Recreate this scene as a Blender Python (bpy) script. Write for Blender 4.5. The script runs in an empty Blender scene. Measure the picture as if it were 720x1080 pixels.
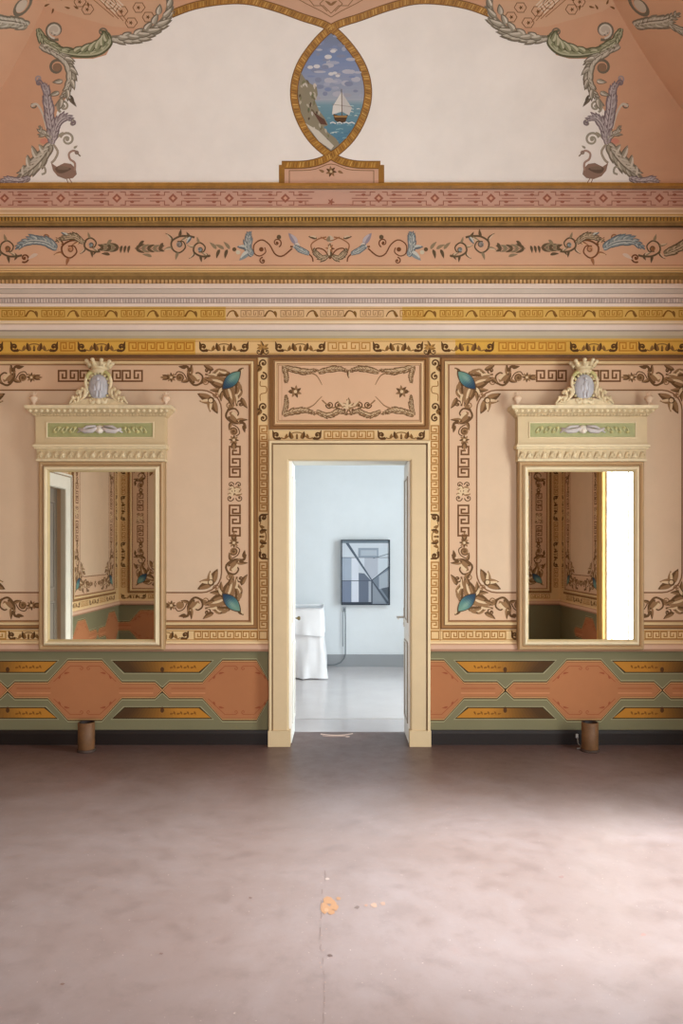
import bpy, math, random
from mathutils import Vector, Matrix
from mathutils.geometry import tessellate_polygon
random.seed(7)
C = bpy.context.scene.collection
PI = math.pi
CAMH, CX, CY, FL, D = 1.577, 358.0, 580.0, 780.0, 6.0
HW, RL = 3.3, 5.16            # half width of the hall, its length
Z0 = (785-193)/130.0          # springing of the vault

def lin(c):
    r = []
    for v in c:
        v = v/255.0
        r.append(v/12.92 if v <= .04045 else ((v+.055)/1.055)**2.4)
    return (r[0], r[1], r[2], 1.0)
def mix(a, b, t): return tuple(a[i]*(1-t)+b[i]*t for i in range(3))
def jit(c, s=8):
    d = random.uniform(-s, s)
    return tuple(max(0, min(255, v+d)) for v in c)
def F(px, py, t=0.0):
    k = (D-t)/FL
    return Vector(((px-CX)*k, -t, CAMH+(CY-py)*k))

# ------------------------------------------------------------------ materials
def new_mat(name):
    m = bpy.data.materials.new(name); m.use_nodes = True
    return m, m.node_tree, m.node_tree.nodes['Principled BSDF']
def col_mat(name, rough, spec=.3, var=.1, scale=3.0, bump=0.0, bscale=40, metallic=0.0):
    m, nt, b = new_mat(name)
    at = nt.nodes.new('ShaderNodeAttribute'); at.attribute_name = 'Col'
    tc = nt.nodes.new('ShaderNodeTexCoord')
    n = nt.nodes.new('ShaderNodeTexNoise'); n.inputs['Scale'].default_value = scale
    n.inputs['Detail'].default_value = 7; n.inputs['Roughness'].default_value = .62
    nt.links.new(tc.outputs['Object'], n.inputs['Vector'])
    mr = nt.nodes.new('ShaderNodeMapRange')
    mr.inputs['From Min'].default_value = .3; mr.inputs['From Max'].default_value = .7
    mr.inputs['To Min'].default_value = 1-var; mr.inputs['To Max'].default_value = 1+var*.7
    nt.links.new(n.outputs['Fac'], mr.inputs['Value'])
    mx = nt.nodes.new('ShaderNodeVectorMath'); mx.operation = 'SCALE'
    nt.links.new(at.outputs['Color'], mx.inputs[0]); nt.links.new(mr.outputs['Result'], mx.inputs['Scale'])
    nt.links.new(mx.outputs[0], b.inputs['Base Color'])
    b.inputs['Roughness'].default_value = rough; b.inputs['Specular IOR Level'].default_value = spec
    b.inputs['Metallic'].default_value = metallic
    if bump:
        n2 = nt.nodes.new('ShaderNodeTexNoise'); n2.inputs['Scale'].default_value = bscale; n2.inputs['Detail'].default_value = 4
        nt.links.new(tc.outputs['Object'], n2.inputs['Vector'])
        bp = nt.nodes.new('ShaderNodeBump'); bp.inputs['Strength'].default_value = bump; bp.inputs['Distance'].default_value = .01
        nt.links.new(n2.outputs['Fac'], bp.inputs['Height']); nt.links.new(bp.outputs['Normal'], b.inputs['Normal'])
    return m
FRESCO = col_mat('fresco_paint', .8, .15, .05, 2.6)
GILT = col_mat('gilded_plaster', .55, .4, .22, 16)
WOOD = col_mat('painted_wood', .5, .35, .05, 5)
CARVED = col_mat('carved_painted_wood', .5, .35, .12, 22, .15, 60)
RUST = col_mat('rusty_metal', .55, .3, .3, 14)
PLAIN = col_mat('plain_paint', .5, .3, .03, 3)
CLOTH = col_mat('white_cotton', .9, .1, .03, 6)
STEEL = col_mat('dark_steel', .35, .5, .05, 4, metallic=.8)

def mirror_mat():
    m, nt, b = new_mat('silvered_glass')
    b.inputs['Metallic'].default_value = 1; b.inputs['Roughness'].default_value = .015
    b.inputs['Base Color'].default_value = (.88, .88, .84, 1)
    return m
MIRROR = mirror_mat()
def pane_mat():
    m = bpy.data.materials.new('window_glass'); m.use_nodes = True
    nt = m.node_tree; nt.nodes.clear()
    o = nt.nodes.new('ShaderNodeOutputMaterial'); mx = nt.nodes.new('ShaderNodeMixShader')
    t = nt.nodes.new('ShaderNodeBsdfTransparent'); g = nt.nodes.new('ShaderNodeBsdfGlossy'); g.inputs['Roughness'].default_value = .02
    t.inputs['Color'].default_value = (.95, .97, .96, 1)
    mx.inputs[0].default_value = .05
    nt.links.new(t.outputs[0], mx.inputs[1]); nt.links.new(g.outputs[0], mx.inputs[2])
    nt.links.new(mx.outputs[0], o.inputs[0])
    return m
PANE = pane_mat()
def floor_mat():
    m, nt, b = new_mat('polished_red_cement')
    N = nt.nodes.new; L = nt.links.new
    tc = N('ShaderNodeTexCoord')
    def noise(scale, detail, rough=.6, dist=0):
        n = N('ShaderNodeTexNoise'); n.inputs['Scale'].default_value = scale; n.inputs['Detail'].default_value = detail
        n.inputs['Roughness'].default_value = rough; n.inputs['Distortion'].default_value = dist
        L(tc.outputs['Object'], n.inputs['Vector']); return n
    def ramp(src, stops):
        r = N('ShaderNodeValToRGB'); cr = r.color_ramp
        while len(cr.elements) < len(stops): cr.elements.new(.5)
        for e, (p, c) in zip(cr.elements, stops): e.position = p; e.color = lin(c)
        L(src, r.inputs['Fac']); return r
    big = noise(.7, 10, .70, .3)
    base = ramp(big.outputs['Fac'], FLOOR_RAMP)
    fine = noise(7, 10, .72, .2)
    fr = ramp(fine.outputs['Fac'], [(.3, (230, 226, 224)), (.5, (255, 252, 250)), (.68, (255, 255, 255))])
    mul = N('ShaderNodeMix'); mul.data_type = 'RGBA'; mul.blend_type = 'MULTIPLY'; mul.inputs['Factor'].default_value = .9
    L(base.outputs['Color'], mul.inputs['A']); L(fr.outputs['Color'], mul.inputs['B'])
    sx = N('ShaderNodeSeparateXYZ'); L(tc.outputs['Object'], sx.inputs[0])
    def mt(op, a, b2=None):
        n = N('ShaderNodeMath'); n.operation = op
        for k, v in ((0, a), (1, b2)):
            if v is None: continue
            if isinstance(v, (int, float)): n.inputs[k].default_value = v
            else: L(v, n.inputs[k])
        return n.outputs[0]
    dist = mt('MINIMUM', mt('SUBTRACT', HW, mt('ABSOLUTE', sx.outputs['X'])), mt('MULTIPLY', sx.outputs['Y'], -1))  # floor shade near the walls, painted in as a ragged red-brown tint
    shade_noise = noise(1.6, 9, .7, .6)
    dist = mt('ADD', dist, mt('MULTIPLY', mt('SUBTRACT', shade_noise.outputs['Fac'], .5), 2.0))
    shade_mask = N('ShaderNodeMapRange'); shade_mask.interpolation_type = 'SMOOTHSTEP'; shade_mask.inputs['From Min'].default_value = .2; shade_mask.inputs['From Max'].default_value = 1.7
    shade_mask.inputs['To Min'].default_value = .75; shade_mask.inputs['To Max'].default_value = 0; L(dist, shade_mask.inputs['Value'])
    shade_mix = N('ShaderNodeMix'); shade_mix.data_type = 'RGBA'; L(shade_mask.outputs['Result'], shade_mix.inputs['Factor']); L(mul.outputs['Result'], shade_mix.inputs['A']); shade_mix.inputs['B'].default_value = lin((88, 62, 55))
    mul = shade_mix
    sp = noise(55, 3, .6)
    spm = N('ShaderNodeMapRange'); spm.inputs['From Min'].default_value = .68; spm.inputs['From Max'].default_value = .76
    spm.inputs['To Max'].default_value = .5; L(sp.outputs['Fac'], spm.inputs['Value'])
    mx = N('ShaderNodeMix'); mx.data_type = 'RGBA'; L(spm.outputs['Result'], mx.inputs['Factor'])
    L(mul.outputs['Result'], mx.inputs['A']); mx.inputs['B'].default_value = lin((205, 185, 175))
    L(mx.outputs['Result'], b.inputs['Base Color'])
    rr = N('ShaderNodeMapRange'); rr.inputs['From Min'].default_value = .3; rr.inputs['From Max'].default_value = .7
    rr.inputs['To Min'].default_value = .34; rr.inputs['To Max'].default_value = .52
    L(fine.outputs['Fac'], rr.inputs['Value']); L(rr.outputs['Result'], b.inputs['Roughness'])
    b.inputs['Specular IOR Level'].default_value = .5
    bp = N('ShaderNodeBump'); bp.inputs['Strength'].default_value = .06; bp.inputs['Distance'].default_value = .01
    L(fine.outputs['Fac'], bp.inputs['Height']); L(bp.outputs['Normal'], b.inputs['Normal'])
    return m
FLOOR_RAMP = [(.22, (116, 98, 94)), (.45, (124, 108, 105)), (.60, (132, 118, 117)), (.78, (136, 106, 100))]
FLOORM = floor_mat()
GREYFLOOR = col_mat('polished_grey_cement', .16, .5, .06, 2)

# ------------------------------------------------------------------ objects
def tag(o, label=None, cat=None, group=None, kind=None):
    if label: o['label'] = label
    if cat: o['category'] = cat
    if group: o['group'] = group
    if kind: o['kind'] = kind
    return o
def empty(name, loc):
    o = bpy.data.objects.new(name, None); C.objects.link(o); o.location = loc; o.empty_display_size = .05
    return o
def mesh_obj(name, verts, faces, cols, mat, parent=None, smooth=False, cornercols=None):
    me = bpy.data.meshes.new(name)
    me.from_pydata([tuple(v) for v in verts], [], faces)
    a = me.color_attributes.new('Col', 'FLOAT_COLOR', 'CORNER')
    buf = []
    for i, f in enumerate(faces):
        c = cols[i]
        if isinstance(c, list):
            for cc in c: buf.extend(lin(cc))
        else:
            l = lin(c)
            for _ in f: buf.extend(l)
    a.data.foreach_set('color', buf)
    if smooth: me.polygons.foreach_set('use_smooth', [True]*len(faces))
    me.materials.append(mat); me.update()
    o = bpy.data.objects.new(name, me); C.objects.link(o)
    if parent: o.parent = parent
    return o
class MB:
    """collects shapes into one mesh"""
    def __init__(s): s.v = []; s.f = []; s.c = []
    def quad(s, pts, c):
        n = len(s.v); s.v += [Vector(p) for p in pts]; s.f.append(tuple(range(n, n+len(pts)))); s.c.append(c)
    def box(s, x0, x1, y0, y1, z0, z1, c):
        n = len(s.v)
        for z in (z0, z1):
            for x, y in ((x0, y0), (x1, y0), (x1, y1), (x0, y1)): s.v.append(Vector((x, y, z)))
        for f in ((0,3,2,1), (4,5,6,7), (0,1,5,4), (1,2,6,5), (2,3,7,6), (3,0,4,7)):
            s.f.append(tuple(n+i for i in f)); s.c.append(c)
    def tube(s, pts, r, c, seg=8, flat=1.0):
        pts = [Vector(p) for p in pts]; m = len(pts)
        rs = r if isinstance(r, (list, tuple)) else [r]*m
        n = len(s.v); up = Vector((0, 1, 0))
        for i, p in enumerate(pts):
            t = (pts[min(i+1, m-1)]-pts[max(i-1, 0)]).normalized()
            a = t.cross(up)
            if a.length < .05: a = t.cross(Vector((1, 0, 0)))
            a.normalize(); b = a.cross(t).normalized()
            for k in range(seg):
                an = 2*PI*k/seg
                s.v.append(p+(a*math.cos(an)+b*math.sin(an)*flat)*rs[i])
        for i in range(m-1):
            for k in range(seg):
                s.f.append((n+i*seg+k, n+i*seg+(k+1) % seg, n+(i+1)*seg+(k+1) % seg, n+(i+1)*seg+k)); s.c.append(c)
        s.f.append(tuple(n+k for k in range(seg))[::-1]); s.c.append(c)
        s.f.append(tuple(n+(m-1)*seg+k for k in range(seg))); s.c.append(c)
    def ell(s, cx, cy, cz, rx, ry, rz, c, seg=8, ring=5):
        n = len(s.v)
        for i in range(1, ring):
            th = PI*i/ring
            for k in range(seg):
                a = 2*PI*k/seg
                s.v.append(Vector((cx+rx*math.sin(th)*math.cos(a), cy+ry*math.sin(th)*math.sin(a), cz+rz*math.cos(th))))
        t = len(s.v); s.v += [Vector((cx, cy, cz+rz)), Vector((cx, cy, cz-rz))]
        for i in range(ring-2):
            for k in range(seg):
                s.f.append((n+i*seg+k, n+(i+1)*seg+k, n+(i+1)*seg+(k+1) % seg, n+i*seg+(k+1) % seg)); s.c.append(c)
        for k in range(seg):
            s.f.append((t, n+k, n+(k+1) % seg)); s.c.append(c)
            b = n+(ring-2)*seg
            s.f.append((t+1, b+(k+1) % seg, b+k)); s.c.append(c)
    def lathe(s, cx, cy, prof, c, seg=24):
        n = len(s.v)
        for r, z in prof:
            for k in range(seg):
                a = 2*PI*k/seg; s.v.append(Vector((cx+r*math.cos(a), cy+r*math.sin(a), z)))
        for i in range(len(prof)-1):
            cc = c[i] if isinstance(c, list) else c
            for k in range(seg):
                s.f.append((n+i*seg+k, n+i*seg+(k+1) % seg, n+(i+1)*seg+(k+1) % seg, n+(i+1)*seg+k)); s.c.append(cc)
    def loop(s, rect_fn, prof, cols):
        """sweep of a profile around a rectangle: rect_fn(inset, depth) -> 4 points"""
        for i in range(len(prof)-1):
            a, b = rect_fn(*prof[i]), rect_fn(*prof[i+1])
            for k in range(4): s.quad([a[k], a[(k+1) % 4], b[(k+1) % 4], b[k]], cols[i] if isinstance(cols, list) else cols)
    def build(s, name, mat, parent=None, smooth=False):
        return mesh_obj(name, s.v, s.f, s.c, mat, parent, smooth)

# ------------------------------------------------------------------ painted ornament (drawn in wall units of 1/130 m)
def front_map(u, v, d): return F(u, v, d)
def right_map(u, v, d): return Vector((HW-d, -u/130, (785-v)/130))
def left_map(u, v, d): return Vector((-HW+d, -u/130, (785-v)/130))
def rear_map(u, v, d): return Vector((u/130, -RL+d, (785-v)/130))
def cove_e(t): return .1*t+.3*t*t if t > 0 else 0.0
_ec = {}
def cove_solve(py):
    k = round(py, 2)
    if k not in _ec:
        e = .1
        for _ in range(30):
            z = CAMH+(CY-py)/FL*(D-e); e = cove_e(z-Z0)
        _ec[k] = e
    return _ec[k]
def cove_map(u, v, d):
    e = cove_solve(v); p = F(u, v, e)
    t = p.z-Z0; nrm = Vector((0, -1, -(.1+.6*max(t, 0)))).normalized()
    return p+nrm*d

class Paint:
    def __init__(s, mp, band=None, base=0.0):
        s.mp = mp; s.band = band; s.base = base; s.buf = ([], [], []); s.m = (1, 0, 0, 0, 1, 0); s.cnt = [0]
    def at(s, ox, oy, rot=0.0, sx=1.0, sy=1.0, swap=False):
        q = Paint.__new__(Paint); q.mp = s.mp; q.band = s.band; q.base = s.base; q.buf = s.buf; q.cnt = s.cnt
        c, n = math.cos(rot), math.sin(rot)
        l = (0, sx, sy, 0) if swap else (sx, 0, 0, sy)
        if swap: l = (0, sx, sy, 0)
        a = (c*l[0]-n*l[2], c*l[1]-n*l[3], n*l[0]+c*l[2], n*l[1]+c*l[3])
        A, B, X, E, G, Y = s.m
        q.m = (A*a[0]+B*a[2], A*a[1]+B*a[3], A*ox+B*oy+X, E*a[0]+G*a[2], E*a[1]+G*a[3], E*ox+G*oy+Y)
        return q
    def poly(s, pts, col, layer=1):
        A, B, X, E, G, Y = s.m
        pts = [(A*x+B*y+X, E*x+G*y+Y) for x, y in pts]
        s.cnt[0] += 1
        d = s.base+layer*.0006+(s.cnt[0] % 400)*1e-6
        cl = col if isinstance(col, list) else None
        if s.band:
            tris = [[pts[i] for i in t] for t in tessellate_polygon([[Vector((x, y, 0)) for x, y in pts]])]
            for t in tris:
                ys = [p[1] for p in t]; y0 = math.floor(min(ys)/s.band); y1 = math.ceil(max(ys)/s.band)
                for k in range(y0, max(y1, y0+1)):
                    q = clip(clip(t, k*s.band, 1), (k+1)*s.band, -1)
                    if len(q) >= 3: s._add(q, col, d)
        else:
            if len(pts) > 4 and cl is None:
                for t in tessellate_polygon([[Vector((x, y, 0)) for x, y in pts]]): s._add([pts[i] for i in t], col, d)
            else: s._add(pts, col, d)
    def _add(s, pts, col, d):
        v, f, c = s.buf; n = len(v)
        v += [s.mp(x, y, d) for x, y in pts]; f.append(tuple(range(n, n+len(pts)))); c.append(col)
    def rect(s, x0, y0, x1, y1, col, layer=1): s.poly([(x0, y0), (x1, y0), (x1, y1), (x0, y1)], col, layer)
    def stroke(s, pts, w, col, layer=2, w1=None):
        n = len(pts)
        if n < 2: return
        L, R = [], []
        for i in range(n):
            a, b = pts[max(i-1, 0)], pts[min(i+1, n-1)]
            dx, dy = b[0]-a[0], b[1]-a[1]; h = math.hypot(dx, dy) or 1
            t = i/(n-1)
            ww = (w(t) if callable(w) else (w if w1 is None else w+(w1-w)*t))/2
            L.append((pts[i][0]-dy/h*ww, pts[i][1]+dx/h*ww)); R.append((pts[i][0]+dy/h*ww, pts[i][1]-dx/h*ww))
        for i in range(n-1): s.poly([L[i], L[i+1], R[i+1], R[i]], col, layer)
    def lines(s, pts, w, col, layer=2):
        h = w/2
        for (x0, y0), (x1, y1) in zip(pts, pts[1:]):
            if abs(x0-x1) < 1e-6: s.rect(x0-h, min(y0, y1)-h, x0+h, max(y0, y1)+h, col, layer)
            elif abs(y0-y1) < 1e-6: s.rect(min(x0, x1)-h, y0-h, max(x0, x1)+h, y0+h, col, layer)
            else: s.stroke([(x0, y0), (x1, y1)], w, col, layer)
    def frame(s, x0, y0, x1, y1, w, col, layer=2): s.lines([(x0, y0), (x1, y0), (x1, y1), (x0, y1), (x0, y0)], w, col, layer)
    def disc(s, x, y, r, col, layer=2, ry=None, n=12):
        ry = ry or r
        s.poly([(x+r*math.cos(2*PI*k/n), y+ry*math.sin(2*PI*k/n)) for k in range(n)], col, layer)
    def build(s, name, parent=None, mat=None):
        return mesh_obj(name, s.buf[0], s.buf[1], s.buf[2], mat or FRESCO, parent)
    # ---- motifs
    def leaf(s, x, y, a, ln, wd, col, hi=None, bend=.35, layer=2):
        ca, sa = math.cos(a), math.sin(a); U, Lw, mid = [], [], []
        for i in range(7):
            t = i/6; env = wd*.5*(math.sin(PI*t**.75))**.8 if 0 < t < 1 else 0
            px, py = ln*t, bend*ln*t*t
            U.append((x+ca*px-sa*(py-env), y+sa*px+ca*(py-env))); Lw.append((x+ca*px-sa*(py+env), y+sa*px+ca*(py+env)))
            mid.append((x+ca*px-sa*py, y+sa*px+ca*py))
        s.poly(U+Lw[::-1][1:-1], col, layer)
        if hi: s.poly(U[1:6]+mid[1:6][::-1], hi, layer+1)
    def volute(s, x, y, r, a0, turns, dr, w, col, ball=True, layer=2, w1=None):
        n = int(14*turns)+4; pts = []
        for i in range(n+1):
            t = i/n; a = a0+dr*turns*2*PI*t; rr = r*(1-.78*t)
            pts.append((x+rr*math.cos(a), y+rr*math.sin(a)))
        s.stroke(pts, w, col, layer, w1 or w*.7)
        if ball: s.disc(x, y, max(r*.28, w*.6), col, layer)
    def acanthus(s, ctrl, w, n, cols, layer=2, sides=(1, -1), curl=0):
        """leafy scroll: a tapering spine with pointed lobes, dark edged, lit along the crown"""
        p = spline(ctrl, 48); d, m, h = cols
        def env(t): return w*(math.sin(PI*(.16+.80*t)))**.7*(1-.25*t)
        s.stroke(p, lambda t: env(t)*.60+.5, mix(d, m, .35), layer)
        ln_tot = sum(math.hypot(p[i+1][0]-p[i][0], p[i+1][1]-p[i][1]) for i in range(48))
        N = max(3, int(ln_tot/(w*.52)))
        for i in range(N):
            for sd in sides:
                t = (i+(.15 if sd > 0 else .5))/N*.94; k = min(46, int(t*47)); a = math.atan2(p[k+1][1]-p[k][1], p[k+1][0]-p[k][0])
                ln = env(t)*random.uniform(.95, 1.3)
                s.leaf(p[k][0], p[k][1], a+sd*1.0, ln+.7, ln*.52+.5, jit(mix(d, m, .12), 8), None, -.5*sd, layer+1)
                s.leaf(p[k][0], p[k][1], a+sd*.95, ln*.86, ln*.34, jit(mix(m, h, .45 if sd > 0 else .1), 8), jit(mix(m, h, .85), 8) if sd > 0 or i % 2 else None, -.5*sd, layer+2)
        q = p[6:40]; s.stroke(q, lambda t: max(.4, w*.16*math.sin(PI*t)+.2), mix(m, h, .8), layer+4)
        q = [(x+.10*w, y+.12*w) for x, y in p[4:44]]; s.stroke(q, lambda t: max(.3, w*.09*math.sin(PI*t)+.2), d, layer+4)
        if curl:
            x, y = p[-1]; x0, y0 = p[-3]; a = math.atan2(y-y0, x-x0); r = w*.36
            s.volute(x-curl*r*math.sin(a), y+curl*r*math.cos(a), r, a-curl*PI/2, 1.2, curl, w*.22, mix(d, m, .3), True, layer+1)
    def flower(s, x, y, r, cols, n=7):
        for k in range(n):
            s.leaf(x, y, 2*PI*k/n, r, r*.45, cols[k % 2], None, .1)
        s.disc(x, y, r*.25, cols[2], 3)
    def spray(s, x, y, ln, w, cols, n=5):
        """leafy twig along +x"""
        s.stroke([(x, y), (x+ln, y)], .9, cols[0], 2, .5)
        for i in range(n):
            t = (i+.2)/n
            for sd in (1, -1): s.leaf(x+ln*t, y, (0 if ln > 0 else PI)+sd*.75*(1 if ln > 0 else -1), w*.8*(1-.4*t), w*.24, cols[i % 2], None, -.3*sd*(1 if ln > 0 else -1))
    def key(s, x0, y0, ln, h, n, w, col, layer=2):
        """greek key along +x, h high, mirrored about its middle"""
        u = ln/n
        for i in range(n):
            fl = i >= n/2
            def q(a, b): return ((x0+u*(i+1-a)) if fl else (x0+u*(i+a)), y0+h*b)
            s.lines([q(0, 1), q(0, 0), q(.78, 0), q(.78, .70), q(.40, .70), q(.40, .36)], w, col, layer)
            s.lines([q(0, 1), q(1, 1)], w, col, layer)
    def pelta(s, x0, y, wd, h, cols):
        """pair of volutes with leaves between, centred on y"""
        d, m, hi = cols; c = x0+wd/2
        for sd in (-1, 1):
            q = s.at(c, y, 0, sd, 1)
            q.volute(wd*.40, 0, h*.44, 2.6, 1.15, -1, 2.2, d, True); q.leaf(wd*.46, h*.2, -1.9, h*.7, h*.3, d, None, .5)
            q.leaf(wd*.30, h*.30, .35, wd*.13, h*.28, d, None, -.4)
            q.stroke(spline([(wd*.31, h*.25), (wd*.24, h*.36), (wd*.16, h*.1), (wd*.08, -h*.24), (0, -h*.3)], 10), 1.1, m)
            q.leaf(wd*.12, h*.40, -1.9, h*.74, h*.56, d, m, .5)
            q.leaf(wd*.20, h*.36, -1.2, h*.5, h*.36, m, None, -.4)
        s.disc(c, y+h*.3, h*.12, d); s.disc(c, y+h*.02, h*.10, m); s.leaf(c, y+h*.3, -PI/2, h*.5, h*.25, m, None, 0)
    def palmette(s, x, y, r, cols):
        for a, l in ((-PI/2, 1), (-PI/2+.6, .85), (-PI/2-.6, .85), (-PI/2+1.2, .7), (-PI/2-1.2, .7)):
            s.leaf(x, y, a, r*l, r*.4, cols[0 if abs(a+PI/2) < .1 else 1], cols[2], .25 if a > -PI/2 else -.25)
        for sd in (1, -1): s.at(x, y, 0, sd, 1).volute(r*.45, r*.3, r*.35, PI, 1, -1, 1.2, cols[0])

def spline(p, n):
    out = []; m = len(p)-1
    for i in range(n+1):
        t = i/n*m; k = min(int(t), m-1); u = t-k
        a, b, c, d = p[max(k-1, 0)], p[k], p[k+1], p[min(k+2, m)]
        out.append(tuple(.5*(2*b[j]+(c[j]-a[j])*u+(2*a[j]-5*b[j]+4*c[j]-d[j])*u*u+(3*b[j]-a[j]-3*c[j]+d[j])*u**3) for j in (0, 1)))
    return out
def clip(poly, y, sg):
    out = []
    for i in range(len(poly)):
        a, b = poly[i], poly[(i+1) % len(poly)]
        da, db = (a[1]-y)*sg, (b[1]-y)*sg
        if da >= 0: out.append(a)
        if (da > 0 > db) or (da < 0 < db):
            t = da/(da-db); out.append((a[0]+(b[0]-a[0])*t, y))
    return out

# ------------------------------------------------------------------ palette
PINK = (206, 164, 138); FIELD = (214, 184, 154); CREAM = (222, 192, 148)
BR = ((104, 74, 46), (146, 110, 76), (214, 186, 148))         # scrollwork dark / mid / light
BRD = ((84, 55, 30), (122, 86, 52), (196, 160, 112))
GLD = (198, 148, 62); GLD2 = (150, 104, 46)
GREEN = (122, 115, 86); TERRA = (172, 112, 74)
STRIP = (220, 186, 136)
ACA = ((122, 112, 96), (164, 156, 138), (214, 206, 190))

# ------------------------------------------------------------------ room shell
def struct(o): o['kind'] = 'structure'; return o
b = MB(); WALLC = FIELD
b.box(-3.7, -.43, 0, .41, 0, Z0+.3, WALLC); b.box(.60, 3.7, 0, .41, 0, Z0+.3, WALLC); b.box(-.43, .60, 0, .41, 2.33, Z0+.3, WALLC)
wall_front = struct(b.build('wall_front', FRESCO))
b = MB()
b.box(-3.7, -HW, -1.75, 0, 0, Z0+.3, WALLC); b.box(-3.7, -HW, -RL-.4, -2.87, 0, Z0+.3, WALLC); b.box(-3.7, -HW, -2.87, -1.75, 2.3, Z0+.3, WALLC)
wall_left = struct(b.build('wall_left', FRESCO))
b = MB(); WY0, WY1, WZ = -3.23, -1.85, 3.9
b.box(HW, 3.7, WY1, 0, 0, Z0+.3, WALLC); b.box(HW, 3.7, -RL-.4, WY0, 0, Z0+.3, WALLC); b.box(HW, 3.7, WY0, WY1, WZ, Z0+.3, WALLC)
wall_right = struct(b.build('wall_right', FRESCO))
b = MB(); OW, OZ = 1.55, 4.0
b.box(-HW, -OW, -RL-.4, -RL, 0, Z0+.3, WALLC); b.box(OW, HW, -RL-.4, -RL, 0, Z0+.3, WALLC); b.box(-OW, OW, -RL-.4, -RL, OZ, Z0+.3, WALLC)
wall_rear = struct(b.build('wall_rear', FRESCO))
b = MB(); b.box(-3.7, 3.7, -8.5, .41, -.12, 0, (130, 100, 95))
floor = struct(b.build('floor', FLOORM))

# vault
TW = (212, 166, 134)
b = MB(); ZT = 6.0; NN = 16; prev = None
for i in range(NN+1):
    t = (ZT-Z0)*i/NN; e = cove_e(t); gl, gr = 1.0*t, 1.13*t; z = Z0+t
    ring = [Vector((-HW+gl, -RL+e, z)), Vector((-HW+gl, -e, z)), Vector((HW-gr, -e, z)), Vector((HW-gr, -RL+e, z))]
    if prev:
        for k in range(4): b.quad([prev[k], prev[(k+1) % 4], ring[(k+1) % 4], ring[k]], TW)
    prev = ring
b.quad(prev, TW)
ceiling = struct(b.build('ceiling', FRESCO))

# ------------------------------------------------------------------ vault paintings
UPW = (246, 241, 234)
P = Paint(cove_map, 8)
def mirx(pts, ax=348.0): return [(2*ax-x, y) for x, y in pts]
leftside = [(26, 193), (44, 176), (52, 160), (56, 140), (60, 118), (72, 100), (77, 80), (72, 62), (98, 62), (112, 58), (118, 46), (124, 42), (150, 40), (172, 30), (180, 14)]
def arcpts(ax_sign):
    # gilt ribbon: from the upper edge, along the lens, back under it
    p = [(180, 15), (205, 6), (235, 1), (262, 1), (290, 8), (318, 18), (346, 28), (366, 46), (382, 70), (388, 95), (384, 120), (370, 146), (348, 165), (326, 173), (297, 174)]
    p = spline(p, 70)
    return p if ax_sign > 0 else mirx(p, 349)
whitetop_l = spline([(180, 14), (205, 6), (235, 1), (262, 1), (290, 8), (318, 18), (344, 27)], 16)
mid_l = [(332, 45), (316, 68), (311, 92), (314, 120), (328, 146), (346, 164), (326, 173), (297, 174), (297, 193)]
P.poly(leftside+whitetop_l[1:]+mid_l, UPW, 1)
P.poly([(2*349-x, y) for x, y in leftside+whitetop_l[1:]+mid_l], UPW, 1)
P.build('lunette_field', ceiling)
P = Paint(cove_map, 8)
# ground of the raised tab and faint wear in it
P.poly([(297, 193), (297, 174)]+spline([(297, 174), (326, 173), (349, 165), (372, 173), (402, 174)], 12)[1:]+[(402, 193)], (214, 172, 146), 1)
P.lines([(305, 193), (305, 180)], .9, BR[1]); P.lines([(394, 193), (394, 180)], .9, BR[1])
P.stroke(spline([(305, 180), (330, 179), (349, 173), (368, 179), (394, 180)], 14), .9, BR[1])
P.flower(349, 181, 6, (BR[0], BR[1], BR[2])); P.leaf(342, 181, PI, 6, 3, BR[1]); P.leaf(356, 181, 0, 6, 3, BR[1])
P.build('painted_tab', ceiling)
# gilt ribbons
P = Paint(cove_map, 8)
for sgn in (1, -1):
    p = arcpts(sgn)
    P.stroke(p, 8.6, (120, 78, 26), 2); P.stroke(p, 6.6, (172, 122, 48), 3)
    L = 0
    for i in range(1, len(p)):
        a, c = p[i-1], p[i]; dx, dy = c[0]-a[0], c[1]-a[1]; h = math.hypot(dx, dy)
        for k in (0, .5):
            x, y = a[0]+dx*k, a[1]+dy*k
            P.stroke([(x-dy/h*2.6, y+dx/h*2.6), (x+dy/h*2.6+dx/h*1.2, y-dx/h*2.6+dy/h*1.2)], .8, jit((206, 164, 84), 18) if (i % 2) else (132, 88, 32), 4)
P.rect(26, 193.0, 297, 199, (150, 106, 42), 2); P.rect(402, 193, 690, 199, (150, 106, 42), 2)
P.rect(26, 192.2, 297, 193.6, (226, 196, 140), 3); P.rect(402, 192.2, 690, 193.6, (226, 196, 140), 3)
for x in (297, 402): P.rect(x-3, 174, x+3, 199, (158, 112, 46), 3)
P.build('gilt_ribbon', ceiling, GILT)
# marine painting in the lens
P = Paint(cove_map, 4)
lens = spline([(348, 31), (364, 47), (379, 70), (384.5, 95), (380, 120), (366, 144), (348.5, 160)], 20)
lens = lens+[(2*349-x, y) for x, y in lens[::-1]][1:-1]
def lens_clip(y0, y1):
    q = clip(clip(lens, y0, 1), y1, -1); return q
sky = [(31, (128, 138, 158)), (46, (130, 142, 170)), (58, (128, 146, 182)), (70, (138, 152, 184)), (82, (150, 160, 184)), (94, (160, 168, 186)), (104, (170, 178, 190)), (110, (124, 158, 172)), (120, (112, 150, 164)), (132, (100, 142, 160)), (144, (92, 134, 158)), (160, None)]
for (y0, c), (y1, _) in zip(sky, sky[1:]):
    n = 3
    for k in range(n):
        ya, yb = y0+(y1-y0)*k/n, y0+(y1-y0)*(k+1)/n
        q = lens_clip(ya, yb)
        if len(q) >= 3: P.poly(q, c if not _ else mix(c, _, k/n), 1)
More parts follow.
